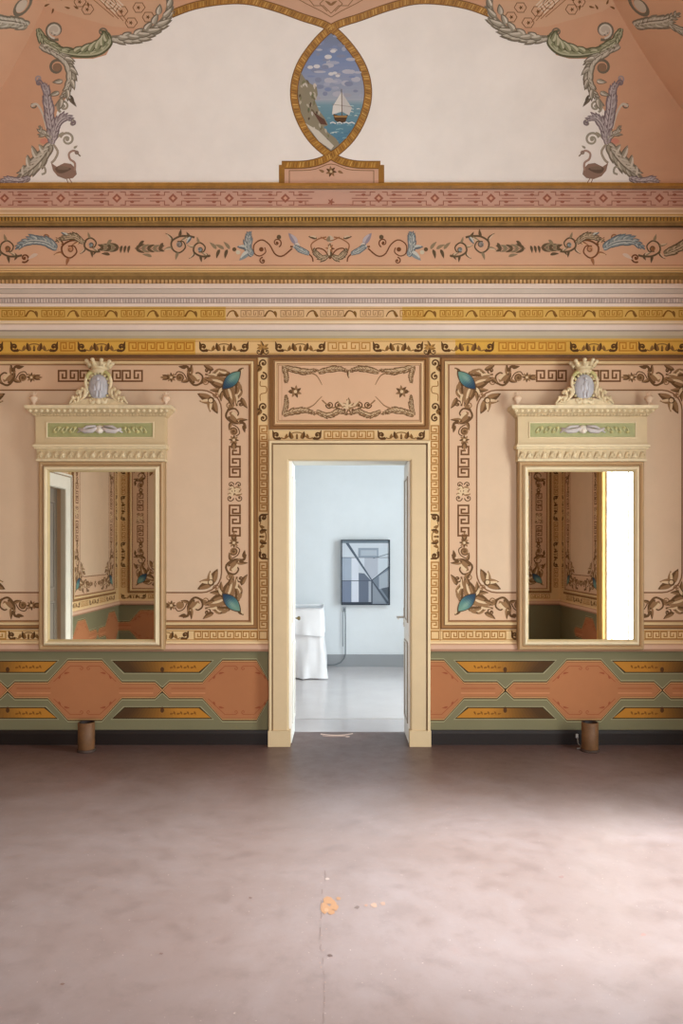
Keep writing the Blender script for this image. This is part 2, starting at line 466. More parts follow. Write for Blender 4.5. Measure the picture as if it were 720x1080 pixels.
def inside(x, y):
    if y < 31 or y > 160: return False
    w = 35.5*math.sqrt(max(0, 1-((y-95)/66)**2)); return abs(x-349) < w-1
rnd = random.Random(3)
for k in range(70):      # clouds
    x, y = rnd.uniform(318, 384), rnd.uniform(36, 106)
    c = rnd.choice([(184, 186, 198), (168, 174, 194), (138, 146, 170), (170, 170, 182), (134, 148, 182)])
    rx, ry = rnd.uniform(2, 7), rnd.uniform(1, 3)
    if inside(x-rx, y) and inside(x+rx, y): P.disc(x, y, rx, c, 2, ry, 10)
for x, y, r in ((349, 78, 3), (353, 77, 2.5), (356, 80, 2.5), (346, 60, 4), (351, 54, 3), (334, 70, 3.5), (327, 71, 3)): P.disc(x, y, r, (212, 212, 214), 3, r*.6)
for k in range(60):      # waves
    x, y = rnd.uniform(322, 380), rnd.uniform(109, 152)
    l = rnd.uniform(2, 6)
    if inside(x, y) and inside(x+l, y): P.stroke([(x, y), (x+l/2, y-.6), (x+l, y)], .9, rnd.choice([(178, 204, 206), (86, 128, 150), (140, 178, 186), (206, 214, 210)]), 2)
rock = [(317, 76), (322, 84), (327, 88), (334, 92), (335, 100), (332, 106), (336, 116), (342, 124), (346, 132), (341, 134), (346, 140), (354, 146), (358, 152), (349, 159), (336, 149), (325, 136), (317, 118), (314, 98)]
P.poly(rock, (148, 140, 118), 3)
for k in range(60):
    t = rnd.random(); x, y = rnd.uniform(316, 346), rnd.uniform(84, 150)
    if 314+max(0, (y-100)*.42) < x < 332+max(0, (y-106)*.42): P.leaf(x, y, rnd.uniform(.6, 1.6), rnd.uniform(3, 7), 2.2, rnd.choice([(190, 182, 162), (116, 106, 84), (128, 126, 96), (206, 198, 186), (98, 84, 70), (104, 112, 84)]), None, .2, 4)
P.poly([(330, 118), (342, 126), (345, 132), (338, 131)], (104, 74, 62), 5)
P.poly([(322, 130), (336, 138), (346, 148), (352, 154), (349, 158), (336, 149)], (210, 204, 190), 5)
# the boat
P.poly([(351, 120), (353, 127), (358, 130), (364, 129), (367, 121), (360, 123)], (92, 68, 48), 6)
P.poly([(352, 122), (366, 122), (366, 124), (353, 124)], (168, 132, 84), 7)
P.poly([(360, 97), (351, 112), (350, 121), (360, 118)], (226, 224, 218), 7); P.poly([(360, 97), (371, 114), (368, 122), (361, 118)], (206, 204, 200), 7)
P.stroke([(360, 94), (360.5, 122)], .8, (110, 90, 70), 8); P.stroke([(350, 110), (372, 113)], .5, (150, 140, 130), 8)
for x in (348, 355, 362, 368): P.stroke([(x, 130), (x+3, 129), (x+6, 130.5)], 1.2, (226, 230, 228), 8)
P.build('marine_painting', ceiling)
# acanthus scrolls at both sides
def corner_scroll(P):
    A = ACA; G2 = ((96, 94, 70), (140, 142, 110), (196, 194, 164)); LI = ((124, 108, 112), (164, 152, 152), (208, 198, 196))
    P.acanthus([(46, 46), (62, 54), (84, 58), (104, 56), (116, 46), (114, 36), (106, 32)], 11, 7, G2, 2, (-1, -.6))
    P.volute(108, 34, 5, 0, 1, -1, 1.8, A[0])
    P.acanthus([(118, 40), (136, 40), (156, 34), (172, 22), (178, 6), (174, -6)], 13, 9, A, 2, (1, .6))
    for x, y, a, l in ((78, 56, -.9, 11), (86, 56, -1.1, 14), (94, 56, -1.3, 16), (102, 54, -1.5, 17), (109, 50, -1.9, 15), (114, 44, -2.3, 11)):
        P.leaf(x, y, a, l+1.5, 8, G2[0], None, .35, 7); P.leaf(x, y, a, l, 5.4, jit(G2[1], 12), G2[2], .35, 8)
    for x, y, a, l in ((124, 38, .5, 12), (134, 37, .5, 14), (144, 35, .4, 15), (154, 32, .25, 16), (164, 26, 0, 16), (171, 18, -.4, 14), (176, 8, -.8, 12), (130, 40, -.9, 9), (142, 38, -1.0, 11), (153, 33, -1.2, 12), (162, 26, -1.5, 11), (168, 16, -1.8, 10)):
        P.leaf(x, y, a, l+1.5, 7.5, A[0], None, -.4 if a > -.85 else .3, 7); P.leaf(x, y, a, l, 5, jit(A[1], 12), jit(A[2], 8), -.4 if a > -.85 else .3, 8)
    for x, y, a, l in ((68, 62, -.2, 10), (73, 72, .2, 10), (74, 84, .7, 10), (70, 94, 1.0, 11), (64, 104, 1.2, 10), (66, 84, 2.4, 9), (62, 96, 2.2, 9)):
        P.leaf(x, y, a, l+1.2, 6.4, A[0], None, .5, 7); P.leaf(x, y, a, l, 4.4, jit(A[1], 12), jit(A[2], 8), .5, 8)
    P.volute(58, 32, 10.5, 1.2, 1.5, 1, 3.0, A[0]); P.disc(58, 32, 6, (198, 186, 170), 2); P.volute(58, 32, 8.5, 1.6, 1.2, 1, 2, A[2], False, 4)
    P.acanthus([(40, 30), (46, 42), (58, 50), (68, 60)], 8, 4, G2)
    P.acanthus([(42, 48), (56, 54), (70, 64), (75, 80), (70, 96), (58, 112)], 9.5, 7, A, 2, (1, -1))
    P.volute(60, 71, 8, 5.2, 1.4, -1, 3, A[0]); P.disc(60, 71, 4.5, (150, 120, 96), 2)
    P.volute(41, 83, 4, 1.5, 1.1, 1, 1.8, LI[1])
    P.acanthus([(55, 152), (54, 134), (51, 112), (49, 96), (44, 86)], 9, 7, LI, 2, (1, -1), -1)
    P.stroke(spline([(33, 112), (39, 110), (45, 120), (49, 136)], 14), 3, (206, 196, 180), 3, 1.5); P.volute(35, 111, 3.5, 0, 1, 1, 1.6, A[0])
    P.acanthus([(56, 150), (50, 142), (44, 140), (42, 132)], 6, 3, A)
    P.acanthus([(56, 148), (60, 132), (68, 124), (78, 127)], 8, 4, LI, 2, (1, -1), 1); P.volute(76, 130, 3.5, 4.7, 1, 1, 1.6, A[1])
    P.volute(67, 112, 7, 2, 1.3, 1, 2.6, A[1]); P.leaf(72, 104, .5, 12, 4, (120, 108, 92), None, .3); P.leaf(74, 100, 1.0, 12, 3, (96, 86, 74), None, .2)
    P.volute(71, 147, 7.5, 3.4, 1.4, 1, 2.6, A[1]); P.stroke(spline([(56, 150), (62, 143), (67, 140)], 8), 2.4, A[1])
    P.disc(47, 149, 5, (214, 148, 126), 2, 3)
    P.acanthus([(54, 152), (44, 166), (32, 178), (18, 187)], 12, 7, A)
    for x, y, a, l in ((34, 160, -2.2, 16), (26, 170, -2.0, 15), (20, 178, -1.9, 12), (42, 154, -2.4, 12)): P.leaf(x+7, y+9, a, l+1, 7, A[0], None, .2, 3); P.leaf(x+6, y+8, a, l, 5, A[1], A[2], .2, 4)
    P.stroke(spline([(36, 178), (46, 176), (48, 182), (44, 184)], 10), 2.2, A[1], 3)
    P.acanthus([(32, 188), (20, 191), (8, 190), (0, 193)], 7, 5, LI)
    P.stroke(spline([(56, 152), (61, 160), (58, 168), (54, 172)], 10), 2.5, (170, 158, 140), 3)
    # the swan
    P.poly([(54, 172), (60, 176), (68, 172), (75, 173), (80, 178), (81, 184), (77, 188), (69, 189), (61, 186), (56, 180)], (150, 122, 106), 5)
    P.leaf(58, 178, .3, 17, 8, (112, 92, 78), (136, 116, 100), -.3, 6)
    P.stroke(spline([(79, 180), (79, 172), (74, 168), (73, 162), (78, 159), (83, 162)], 16), 2.2, (172, 142, 126), 6)
    P.disc(81, 161, 2.2, (150, 130, 116), 7); P.stroke([(82, 162), (85, 165)], 1.3, (130, 112, 92), 7)
    P.leaf(78, 157, 5.4, 5, 2.5, A[1], None, .2, 7)
    P.stroke([(70, 188), (72, 193)], .8, (150, 110, 90), 6); P.stroke([(73, 188), (76, 193)], .8, (150, 110, 90), 6)
def corner_ground(P):
    P.poly([(30, -6), (60, 12), (118, 28), (150, 30), (176, 6), (180, -6)], (214, 174, 142), 1)
    c = BRD[1]
    for k in range(4): P.lines([(92+k*7, -6), (120+k*5, 18+k*2)], .8, (150, 104, 68))
    for k in range(5): P.stroke([(100+k*4.5, -6), (122+k*2, 14-k*2)], 1.5, (228, 208, 184), 2)
    for x, y in ((128, 12), (146, 8), (138, 24), (156, 18), (116, 4), (92, 10), (84, 2)):
        P.lines([(x-6, y), (x-3, y-5), (x+4, y-5), (x+7, y), (x+3, y+5), (x-3, y+5), (x-6, y)], .8, c)
        P.flower(x, y, 2.4, (c, BRD[0], c), 5)
    for k in range(7): P.leaf(38+k*9, 4+rnd.uniform(-5, 7), rnd.uniform(0, 6), 6, 2.2, c)
P = Paint(cove_map, 8); corner_ground(P); corner_ground(P.at(2*347.5, 0, 0, -1, 1))
P.poly([(268, -6), (300, 8), (349, 27), (398, 8), (430, -6)], (212, 172, 144), 1)
for sd in (1, -1):
    q = P.at(349, 0, 0, sd, 1)
    q.lines([(0, 18), (10, 12), (26, 4), (40, -4)], .9, BR[1]); q.lines([(0, 14), (8, 6), (18, 6), (26, -4)], .9, BR[1]); q.lines([(4, -4), (12, 4), (4, 12)], .9, BR[1]); q.leaf(0, 6, -1, 8, 3, BR[1])
P.build('fretwork_ground', ceiling)
P = Paint(cove_map, 8); corner_scroll(P); P.build('acanthus_scroll', ceiling)
P = Paint(cove_map, 8); corner_scroll(P.at(2*347.5, 0, 0, -1, 1)); P.build('acanthus_scroll', ceiling)
# scrolls beyond the groins, painted on the two side slopes
def side_slope_map(sign):
    k = 1.0 if sign < 0 else 1.13
    def mp(u, v, d):          # u along the wall (m*130 from the front wall), v height units above springing
        t = v/130; n = Vector((-sign, 0, -k)).normalized()
        return Vector((sign*(HW-k*t), -u/130, Z0+t))+n*d
    return mp
for sign in (-1, 1):
    P = Paint(side_slope_map(sign), None)
    P.volute(80, 128, 9, 1.2, 1.5, 1, 3, ACA[0]); P.disc(80, 128, 5, (200, 186, 168), 2)
    P.acanthus([(58, 125), (73, 117), (87, 109), (104, 104)], 8, 7, ACA); P.acanthus([(86, 110), (90, 98), (100, 92), (108, 94)], 6, 5, ACA, 2, (1, -1), 1)
    P.acanthus([(104, 96), (116, 84), (126, 70), (130, 50)], 11, 6, ACA)
    P.acanthus([(130, 52), (138, 34), (128, 16), (140, 2)], 10, 6, ACA)
    P.poly([(150, 2), (146, 60), (156, 100), (170, 130), (RL*130-170, 130), (RL*130-150, 2)], UPW, 1)
    P.build('acanthus_scroll', ceiling)

# ------------------------------------------------------------------ cornice mouldings (run around all four walls)
def ring_pts(py, t):
    z = CAMH+(CY-py)/FL*(D-t)
    x = HW-t
    return [(-x, -RL+t, z), (-x, -t, z), (x, -t, z), (x, -RL+t, z)]
def cornice(n, prof, mat=FRESCO, extra=None):
    b = MB()
    for (p0, t0, c), (p1, t1, _) in zip(prof, prof[1:]):
        a, d = ring_pts(p0, t0), ring_pts(p1, t1)
        for k in range(4): b.quad([a[k], a[(k+1) % 4], d[(k+1) % 4], d[k]], c)
    if extra: extra(b)
    o = struct(b.build('trim_%d' % n, mat)); return o
def teeth(py0, py1, t0, t1, per, duty, col):
    def fn(b):
        k = (D-t1)/FL; z1, z0 = CAMH+(CY-py0)*k, CAMH+(CY-py1)*k
        x = -HW+.1
        while x < HW-.1:
            b.box(x, x+per*k*duty, -t1, -t0, z0, z1, jit(col, 12)); x += per*k
    return fn
CRM = (226, 202, 172)
cornice(1, [(193, 0, GLD2), (193, .028, (176, 128, 58)), (196, .032, (150, 104, 44)), (199, .022, (128, 88, 40)), (199, .004, (128, 88, 40)), (199.6, .004, PINK)], GILT)
T_FRET = cornice(2, [(199, .004, (208, 166, 146)), (219.5, .004, PINK)])
cornice(3, [(219, .003, CRM), (219, .03, (232, 206, 172)), (221.5, .034, (212, 178, 140)), (223.5, .04, (234, 210, 174)), (226, .05, (206, 164, 84)), (227, .055, (232, 206, 160)), (228.5, .06, (120, 84, 36)), (228.6, .03, GLD2)], FRESCO)
cornice(4, [(228.4, .03, GLD2), (229, .05, (112, 84, 46)), (233, .052, (172, 138, 82)), (234.5, .055, (138, 106, 60)), (236.5, .04, (150, 116, 66)), (238, .03, (88, 64, 38)), (240.4, .004, PINK)], GILT, teeth(229.2, 232.6, .045, .062, 3.6, .55, (186, 142, 70)))
T_FRIEZE = cornice(5, [(240, .004, (214, 170, 138)), (281.5, .004, PINK)])
cornice(6, [(281, .003, CRM), (281, .014, (226, 190, 146)), (282.6, .016, (178, 132, 90)), (283.4, .02, (228, 194, 144)), (285.2, .022, (180, 136, 80)), (286, .028, (226, 190, 130)), (287.4, .03, (140, 98, 40)), (287.4, .02, GLD2)])
cornice(7, [(287.2, .02, GLD2), (288, .034, (154, 122, 70)), (291, .036, (132, 102, 56)), (295, .036, (144, 112, 64)), (299.4, .03, (110, 78, 40))], GILT, teeth(295, 298.8, .03, .046, 4.2, .6, (206, 164, 110)))
WH = (228, 208, 192)
cornice(8, [(299, .02, WH), (299.2, .058, WH), (302.5, .062, WH), (304, .062, (190, 172, 156)), (305, .05, (198, 180, 164)), (309.6, .042, (160, 142, 128)), (310, .05, WH), (313.6, .052, (216, 196, 178)), (314, .035, (184, 164, 152)), (319.6, .035, (176, 156, 144)), (320, .04, WH), (323.4, .036, (190, 160, 120)), (323.4, .006, WH)], FRESCO, teeth(315.2, 318.8, .03, .046, 2.9, .6, (214, 196, 184)))
T_YEL = cornice(9, [(323, .006, (214, 172, 92)), (338.5, .006, GLD)])
cornice(10, [(338, .006, GLD), (338.2, .022, (232, 208, 172)), (341.5, .024, (204, 182, 158)), (342.4, .036, WH), (346.6, .038, (222, 202, 186)), (348, .036, (160, 142, 128)), (349.6, .026, (190, 174, 150)), (354, .018, (176, 160, 132)), (356.8, .014, (204, 164, 88)), (358.4, .006, GLD)])
T_YEL2 = cornice(11, [(358, .004, (214, 166, 76)), (374.4, .004, GLD)])
cornice(12, [(374, .004, (96, 62, 32)), (374.2, .02, (104, 68, 36)), (377, .018, (80, 50, 26)), (377.2, .001, (96, 62, 32))], GILT)

# fret band
P = Paint(front_map, None, .0045); rc = (160, 102, 82)
for k in range(-6, 7):
    xc = 350+59.2*k
    if abs(xc-350) < 45 or xc < -50 or xc > 770: continue
    xc += 10*(-1 if k < 0 else 1)*-1
    P.poly([(xc-5, 209), (xc, 204), (xc+5, 209), (xc, 214)], rc); P.poly([(xc-2.2, 209), (xc, 206.8), (xc+2.2, 209), (xc, 211.2)], (214, 164, 138), 3)
    for sd in (1, -1):
        q = P.at(xc, 0, 0, sd, 1)
        q.lines([(4, 202.6), (9, 202.6), (9, 206), (24, 206)], .9, rc); q.lines([(4, 216.2), (9, 216.2), (9, 212), (24, 212)], .9, rc)
        q.disc(16, 205.4, 2.2, rc, 2, 1.4); q.disc(16, 212.8, 2.2, rc, 2, 1.4); q.lines([(12, 209.2), (28, 209.2)], .9, rc)
        q.lines([(14, 202.6), (30, 202.6)], .9, rc); q.lines([(14, 216.2), (30, 216.2)], .9, rc)
P.lines([(262, 212), (322, 212), (322, 216), (337, 216)], .9, rc); P.lines([(438, 212), (372, 212), (372, 216), (360, 216)], .9, rc)
P.flower(349, 213, 4, (rc, rc, rc), 5); P.lines([(337, 216), (360, 216)], .9, rc)
P.build('fret_pattern', T_FRET)

# painted acanthus frieze
P = Paint(front_map, None, .0045)
GB = ((102, 84, 62), (146, 128, 100), (214, 188, 156)); BL = ((104, 112, 116), (140, 150, 150), (200, 200, 190)); BN = ((118, 74, 46), (156, 106, 72), (220, 180, 140))
def half_frieze(P):     # local x measured outward from the middle motif
    P.stroke(spline([(0, 273), (6, 264), (14, 262), (17, 268), (12, 271)], 14), 1.4, BN[0])
    P.acanthus([(2, 270), (8, 272), (14, 268), (18, 262)], 5, 4, GB)
    P.stroke(spline([(4, 250), (12, 252), (20, 258), (18, 266)], 12), 1.4, BN[1]); P.leaf(14, 252, -.6, 9, 4, GB[0], GB[2])
    P.stroke(spline([(18, 276), (20, 270), (32, 262), (42, 260)], 12), 1.3, BN[0], 2, 1.8)
    P.acanthus([(22, 268), (30, 264), (38, 259)], 5, 4, BL); P.leaf(36, 258, -1.3, 14, 7, (150, 140, 150), (190, 178, 180), .3); P.leaf(32, 258, .2, 8, 6, (206, 196, 184), None, .2)
    P.stroke(spline([(40, 262), (50, 270), (58, 268), (64, 258), (72, 253), (80, 258), (80, 267), (74, 270), (68, 266), (69, 261)], 30), 1.5, BN[0], 2, 1.1); P.disc(72.5, 263, 2.4, BN[0])
    P.volute(56, 256, 5, 2.0, 1.2, 1, 1.4, BN[0]); P.disc(54, 250, 2.4, GB[0]); P.volute(71, 275, 3.6, 4.7, 1.1, 1, 1.4, BN[0])
    P.acanthus([(82, 270), (86, 262), (86, 252), (85, 244)], 7, 5, BL); P.leaf(84, 266, .3, 14, 7, BL[1], BL[2]); P.leaf(88, 262, -.5, 10, 5, BL[0], BL[2]); P.disc(97, 266, 2.4, (206, 196, 170)); P.disc(101, 263, 2.2, GB[0])
    for x, a in ((106, -1.2), (108, 1.0), (112, -.8), (116, .9), (120, -1.1)): P.leaf(x, 263, a, 10, 3.6, GB[0] if a > 0 else GB[1], None, .3)
    def scroll(cx, cy, r, fl, cols, rose=None, tail=1):
        """one turn of the vine: a spiral stem with leaves springing from it"""
        q = P.at(cx, cy, 0, 1, fl); d, m, h = cols
        q.stroke(spline([(-r*1.9*tail, r*.9), (-r*1.1, r*1.05), (0, r), (r*.95, r*.35), (r*.8, -r*.6), (0, -r), (-r*.75, -r*.35), (-r*.45, r*.4), (r*.2, r*.3)], 40), 2.3, d, 2, 1.2)
        q.disc(0, 0, r*.36, rose or m, 3); q.volute(0, 0, r*.45, 1, 1, 1, 1.1, d, False, 4)
        for a, l in ((-.5, 1.0), (.5, 1.15), (1.5, .9), (-1.5, .9), (2.3, .8)):
            x, y = r*math.cos(a), r*math.sin(a)
            q.leaf(x, y, a+.8, r*l, r*.42, d if a > 0 else m, h if l > .95 else None, -.5, 3)
        q.leaf(-r*1.0, r*1.0, -1.0, r*.9, r*.4, m, h, .5, 3); q.leaf(-r*1.4*tail, r*.95, .6, r*.8, r*.32, d, None, .3, 3)
    scroll(137, 263, 7, 1, GB, BL[1], .8); scroll(159, 258, 8.5, -1, GB, (150, 140, 132)); P.leaf(146, 250, .6, 9, 4, BL[0], BL[2])
    P.spray(206, 262, -30, 13, GB, 5); P.leaf(196, 254, .5, 10, 3.4, GB[0]); P.leaf(188, 271, -.6, 10, 3.4, GB[1]); P.leaf(176, 256, .9, 10, 3.6, GB[0])
    for x in (211, 215, 219): P.leaf(x, 259, 1.0, 8, 3, GB[0])
    P.spray(222, 261, 20, 13, GB, 5); P.leaf(232, 269, -.5, 9, 3.4, GB[0]); P.leaf(230, 253, .5, 9, 3.4, GB[1])
    scroll(252, 258, 7, 1, GB, BL[1], .6)
    scroll(274, 263, 9, -1, BN, (190, 140, 104)); P.acanthus([(260, 256), (268, 250), (278, 250), (290, 255)], 6, 6, GB); P.leaf(276, 250, -.9, 9, 4, BL[0], BL[2])
    P.acanthus([(288, 262), (300, 255), (318, 254), (332, 263)], 9, 6, BL); P.volute(300, 250, 5, 0, 1.2, 1, 1.7, BN[1]); P.volute(322, 272, 5, 1, 1.2, 1, 1.9, BN[0]); P.leaf(308, 268, .2, 12, 4, (214, 190, 170), None, .3)
    scroll(340, 262, 8, 1, GB, BN[1]); P.acanthus([(352, 268), (366, 262), (382, 254), (400, 258)], 8, 6, GB); scroll(378, 264, 7, -1, GB)
half_frieze(P.at(348, 0, 0, -1, 1)); half_frieze(P.at(348, 0, 0, 1, 1))
P.leaf(348, 272, -PI/2, 16, 5, GB[0], GB[2], 0); P.leaf(348, 256, -PI/2, 8, 8, (200, 184, 160), GB[1], 0); P.flower(348, 262, 5, (BN[0], BN[1], BN[2]), 6)
P.stroke(spline([(338, 250), (348, 254), (358, 250)], 10), 1.2, BN[1])
P.rect(-60, 241, 780, 241.8, (150, 100, 66)); P.rect(-60, 279.4, 780, 280, (176, 122, 84))
P.build('scroll_frieze', T_FRIEZE)

# yellow meander band and yellow scroll band
P = Paint(front_map, None, .0065)
P.rect(238, 323.6, 424, 338, (222, 186, 140), 1)
dk = (160, 108, 44)
P.rect(-60, 325, 780, 325.6, dk); P.rect(-60, 336, 780, 336.6, dk)
x = -40
i = 0
while x < 740:
    mdl = 240 < x < 415
    P.key(x, 327.5, 24, 6.5, 4, .9, (170, 128, 88) if mdl else (170, 116, 40))
    x += 26
    P.at(x+6, 0, 0, 1 if i % 2 else -1, 1).stroke(spline([(-7, 334), (-3, 328), (2, 329), (5, 334)], 8), 2, (120, 82, 40) if mdl else (132, 88, 34), 2, 1)
    P.leaf(x+9, 328, .9, 7, 3, (130, 90, 44)); x += 16; i += 1
P.build('meander_pattern', T_YEL)
P = Paint(front_map, None, .0045)
P.rect(206, 358.6, 480, 374, (222, 184, 128), 1)
for y in (359.6, 372.6): P.rect(-70, y, 790, y+.8, (172, 120, 50))
YD = ((92, 62, 34), (132, 94, 52), (176, 132, 74))
for x0, w in ((-46, 50), (10, 52), (81, 52), (209, 54), (289, 55), (392, 55), (464, 58), (600, 52), (672, 52), (730, 40)): P.pelta(x0, 366, w, 11, YD)
for x0, w in ((64, 15), (136, 68), (346, 44), (526, 70), (653, 18)):
    P.key(x0, 361.5, w, 8.5, max(2, int(w/9)), 1.2, (178, 116, 40) if not 206 < x0 < 470 else (176, 124, 62))
for x in (277, 453): P.palmette(x, 368, 9, YD); P.leaf(x, 368, PI/2, 7, 4, YD[0])
P.build('scroll_pattern', T_YEL2)

# ------------------------------------------------------------------ wall panels
def sweep_frame(mp, x0, y0, x1, y1):
    def fn(i, d): return [mp(x0+i, y0+i, d), mp(x1-i, y0+i, d), mp(x1-i, y1-i, d), mp(x0+i, y1-i, d)]
    return fn
def corner_motif(P):
    """gem and leaf scrolls; origin at the outer corner, axes pointing into the panel"""
    for sw in (False, True):
        q = P.at(0, 0, 0, 1, 1, sw)
        d, m, h = BR
        q.leaf(22, 23, -.80, 21, 9, d, m, .75); q.leaf(24, 24, -.42, 24, 9, d, jit(m), .1); q.leaf(25, 24, -.40, 20, 5, m, h, .1, 3); q.leaf(26, 26, .0, 20, 7, d, m, -.55); q.leaf(33, 16, -.7, 12, 5, m, h, .6, 3); q.leaf(36, 20, .25, 11, 5, d, m, -.6, 3)
        q.leaf(19, 13, -.3, 17, 6.5, d, m, .4); q.leaf(43, 17, .2, 10, 5, d, m, .5); q.leaf(30, 28, .5, 11, 5, d, m, -.4); q.leaf(37, 8, -.2, 13, 5.5, d, m, -.3); q.leaf(14, 30, 1.3, 11, 5, d, m, -.4)
        q.volute(44, 9, 4.2, 1, 1.2, 1, 1.6, d); q.volute(46, 21, 3.4, 4, 1.2, -1, 1.4, m); q.leaf(28, 8, .2, 12, 5, d, m, .2)
        q.stroke(spline([(70, 4), (64, 6), (64, 16), (58, 24), (51, 22), (49, 15), (54, 11), (58, 14)], 26), 3.0, d, 3, 1.4)
        q.leaf(53, 21, -1.15, 16, 7, m, h, .45, 4); q.leaf(57, 22, -.6, 13, 6, d, m, -.4, 3); q.leaf(63, 14, -2.2, 12, 5, d, m, .5, 4); q.leaf(63, 18, .7, 9, 4, d, m, -.4); q.leaf(66, 5, .3, 8, 4, d, None, -.4)
        q.disc(73, 16, 4.1, BR[1]); q.volute(73, 16, 4.4, 2, 1.2, 1, 1.2, BR[0]); q.stroke(spline([(65, 19), (69, 12), (75, 10), (78, 14)], 9), 1.2, BR[0])
        q.flower(82, 16, 5.5, (BR[0], BR[1], BR[2]), 8); q.leaf(84, 16, .5, 8, 3, BR[0], None, -.2); q.leaf(84, 16, -.5, 8, 3, BR[0], None, .2); q.leaf(86, 16, 0, 8, 3, BR[1], None, 0)
        q.leaf(10, 22, 1.5, 12, 5, BR[1], BR[2], .3); q.leaf(8, 30, 1.2, 10, 4, BR[0], BR[2], -.4)
    P.leaf(26, 27, PI/4, 11, 6, BR[0], BR[2], .2); P.leaf(12, 12, PI*1.25, 9, 5, BR[0], BR[2], 0); P.volute(34, 34, 4, 0, 1.2, 1, 1.4, BR[1])
    # leaf lodged in the rounded corner of the field
    for sw in (False, True):
        q = P.at(0, 0, 0, 1, 1, sw); q.leaf(38, 39, -.05, 17, 9, BR[0], BR[1], -.3, 4); q.leaf(39, 40, .45, 13, 6, BR[1], BR[2], -.4, 5)
    P.disc(40, 40, 3.6, BR[0], 6); P.disc(40.4, 40.4, 2.2, BR[2], 7)
def gem(P):
    q = P.at(18.5, 19, PI/4, 1, 1); n = 12
    def ln(k, s=1.0): return [(-12.6*s+25.2*s*i/n, k*s*6.0*math.sin(PI*i/n)**.85) for i in range(n+1)]
    q.poly(ln(-1, 1.13)+ln(1, 1.13)[::-1][1:-1], (84, 66, 50), 6)
    up, dn = ln(-1), ln(1)
    cols = [(108, 140, 122), (98, 136, 124), (82, 122, 120), (64, 96, 108), (52, 76, 94), (44, 62, 84)]
    for i in range(n):
        for j in range(8):
            a, b2 = j/8, (j+1)/8
            def L(i, a): return (up[i][0], up[i][1]*(1-a)+dn[i][1]*a)
            u_ = i/(n-1)*5; k_ = min(4, int(u_)); c = mix(cols[k_], cols[k_+1], u_-k_); c = mix(c, (158, 182, 156), .55*math.exp(-((i-4.5)/3)**2-((j-2.8)/2)**2))
            q.poly([L(i, a), L(i+1, a), L(i+1, b2), L(i, b2)], c, 7)
def wall_panel(mp, x0, x1, parent, mouldparent=None, y0=376.5, y1=663.5):
    root = Paint(mp, None, .001)
    bx0, bx1, by0, by1 = x0+9, x1-9, y0+5.5, y1-9
    ix0, ix1, iy0, iy1 = x0+38, x1-38, 411.5, 625
    root.rect(x0, y0, x1, y1, (210, 174, 142), 1)
    R = 21; f = []
    for cx, cy, a0 in ((ix1-R, iy0+R, -PI/2), (ix1-R, iy1-R, 0), (ix0+R, iy1-R, PI/2), (ix0+R, iy0+R, PI)):
        f += [(cx+R*math.cos(a0+PI/2*k/6), cy+R*math.sin(a0+PI/2*k/6)) for k in range(7)]
    root.poly(f, (212, 184, 155), 2)
    root.stroke(f+[f[0]], 1.5, (128, 90, 62), 3)
    root.frame(bx0, by0, bx1, by1, .9, (140, 100, 70), 3)
    for cx, cy, sx, sy in ((bx1, by0, -1, 1), (bx0, by0, 1, 1), (bx1, by1, -1, -1), (bx0, by1, 1, -1)): corner_motif(root.at(cx, cy, 0, sx, sy))
    c = (x0+x1)/2; half = (bx1-bx0)/2
    K = (112, 74, 44)
    for sd in (1, -1):
        if half > 110:
            q = root.at(c-1, by0+9, 0, sd, 1); q.key(13, 0, 31, 11, 3, 1.8, K)
            q = root.at(c-1, by1-20, 0, sd, 1); q.key(13, 0, 31, 11, 3, 1.8, K)
        xx = bx0+15 if sd > 0 else bx1-15
        q = root.at(xx, 518, 0, 1, 1)
        for up in (1, -1):
            w = q.at(0, 0, 0, 1, up).at(0, 0, PI/2)
            w.key(15, -5.5, 32, 11, 3, 1.8, K); w.spray(50, 0, 5, 5, BR, 2)
        q.palmette(0, 4, 11, BR); q.at(0, 0, 0, 1, -1).palmette(0, 4, 9, BR)
    for cx in (c,): root.flower(cx, by0+15, 7, (BR[0], BR[1], BR[2]), 8); root.flower(cx, by1-15, 7, (BR[0], BR[1], BR[2]), 8)
    o = root.build('painted_panel', parent)
    for cx, cy, sx, sy in ((bx1, by0, -1, 1), (bx0, by0, 1, 1), (bx1, by1, -1, -1), (bx0, by1, 1, -1)):
        g = Paint(mp, None, .003); gem(g.at(cx, cy, 0, sx, sy)); tag(g.build('gem_medallion', o), 'blue-green painted gem in a corner of the panel')
    b = MB()
    b.loop(sweep_frame(mp, x0, y0, x1, y1), [(0, .001), (0, .012), (1.2, .016), (4, .012), (4.4, .02), (6.4, .022), (7.6, .012), (8.8, .002)],
           [(120, 84, 50), (120, 84, 50), (148, 106, 66), (128, 90, 56), (214, 186, 140), (206, 174, 130), (150, 110, 74)])
    b.build('panel_moulding', o, ) if False else b.build('panel_moulding', FRESCO, o)
    return o
wall_panel(front_map, -58, 271.5, wall_front)
wall_panel(front_map, 464.5, 757, wall_front)

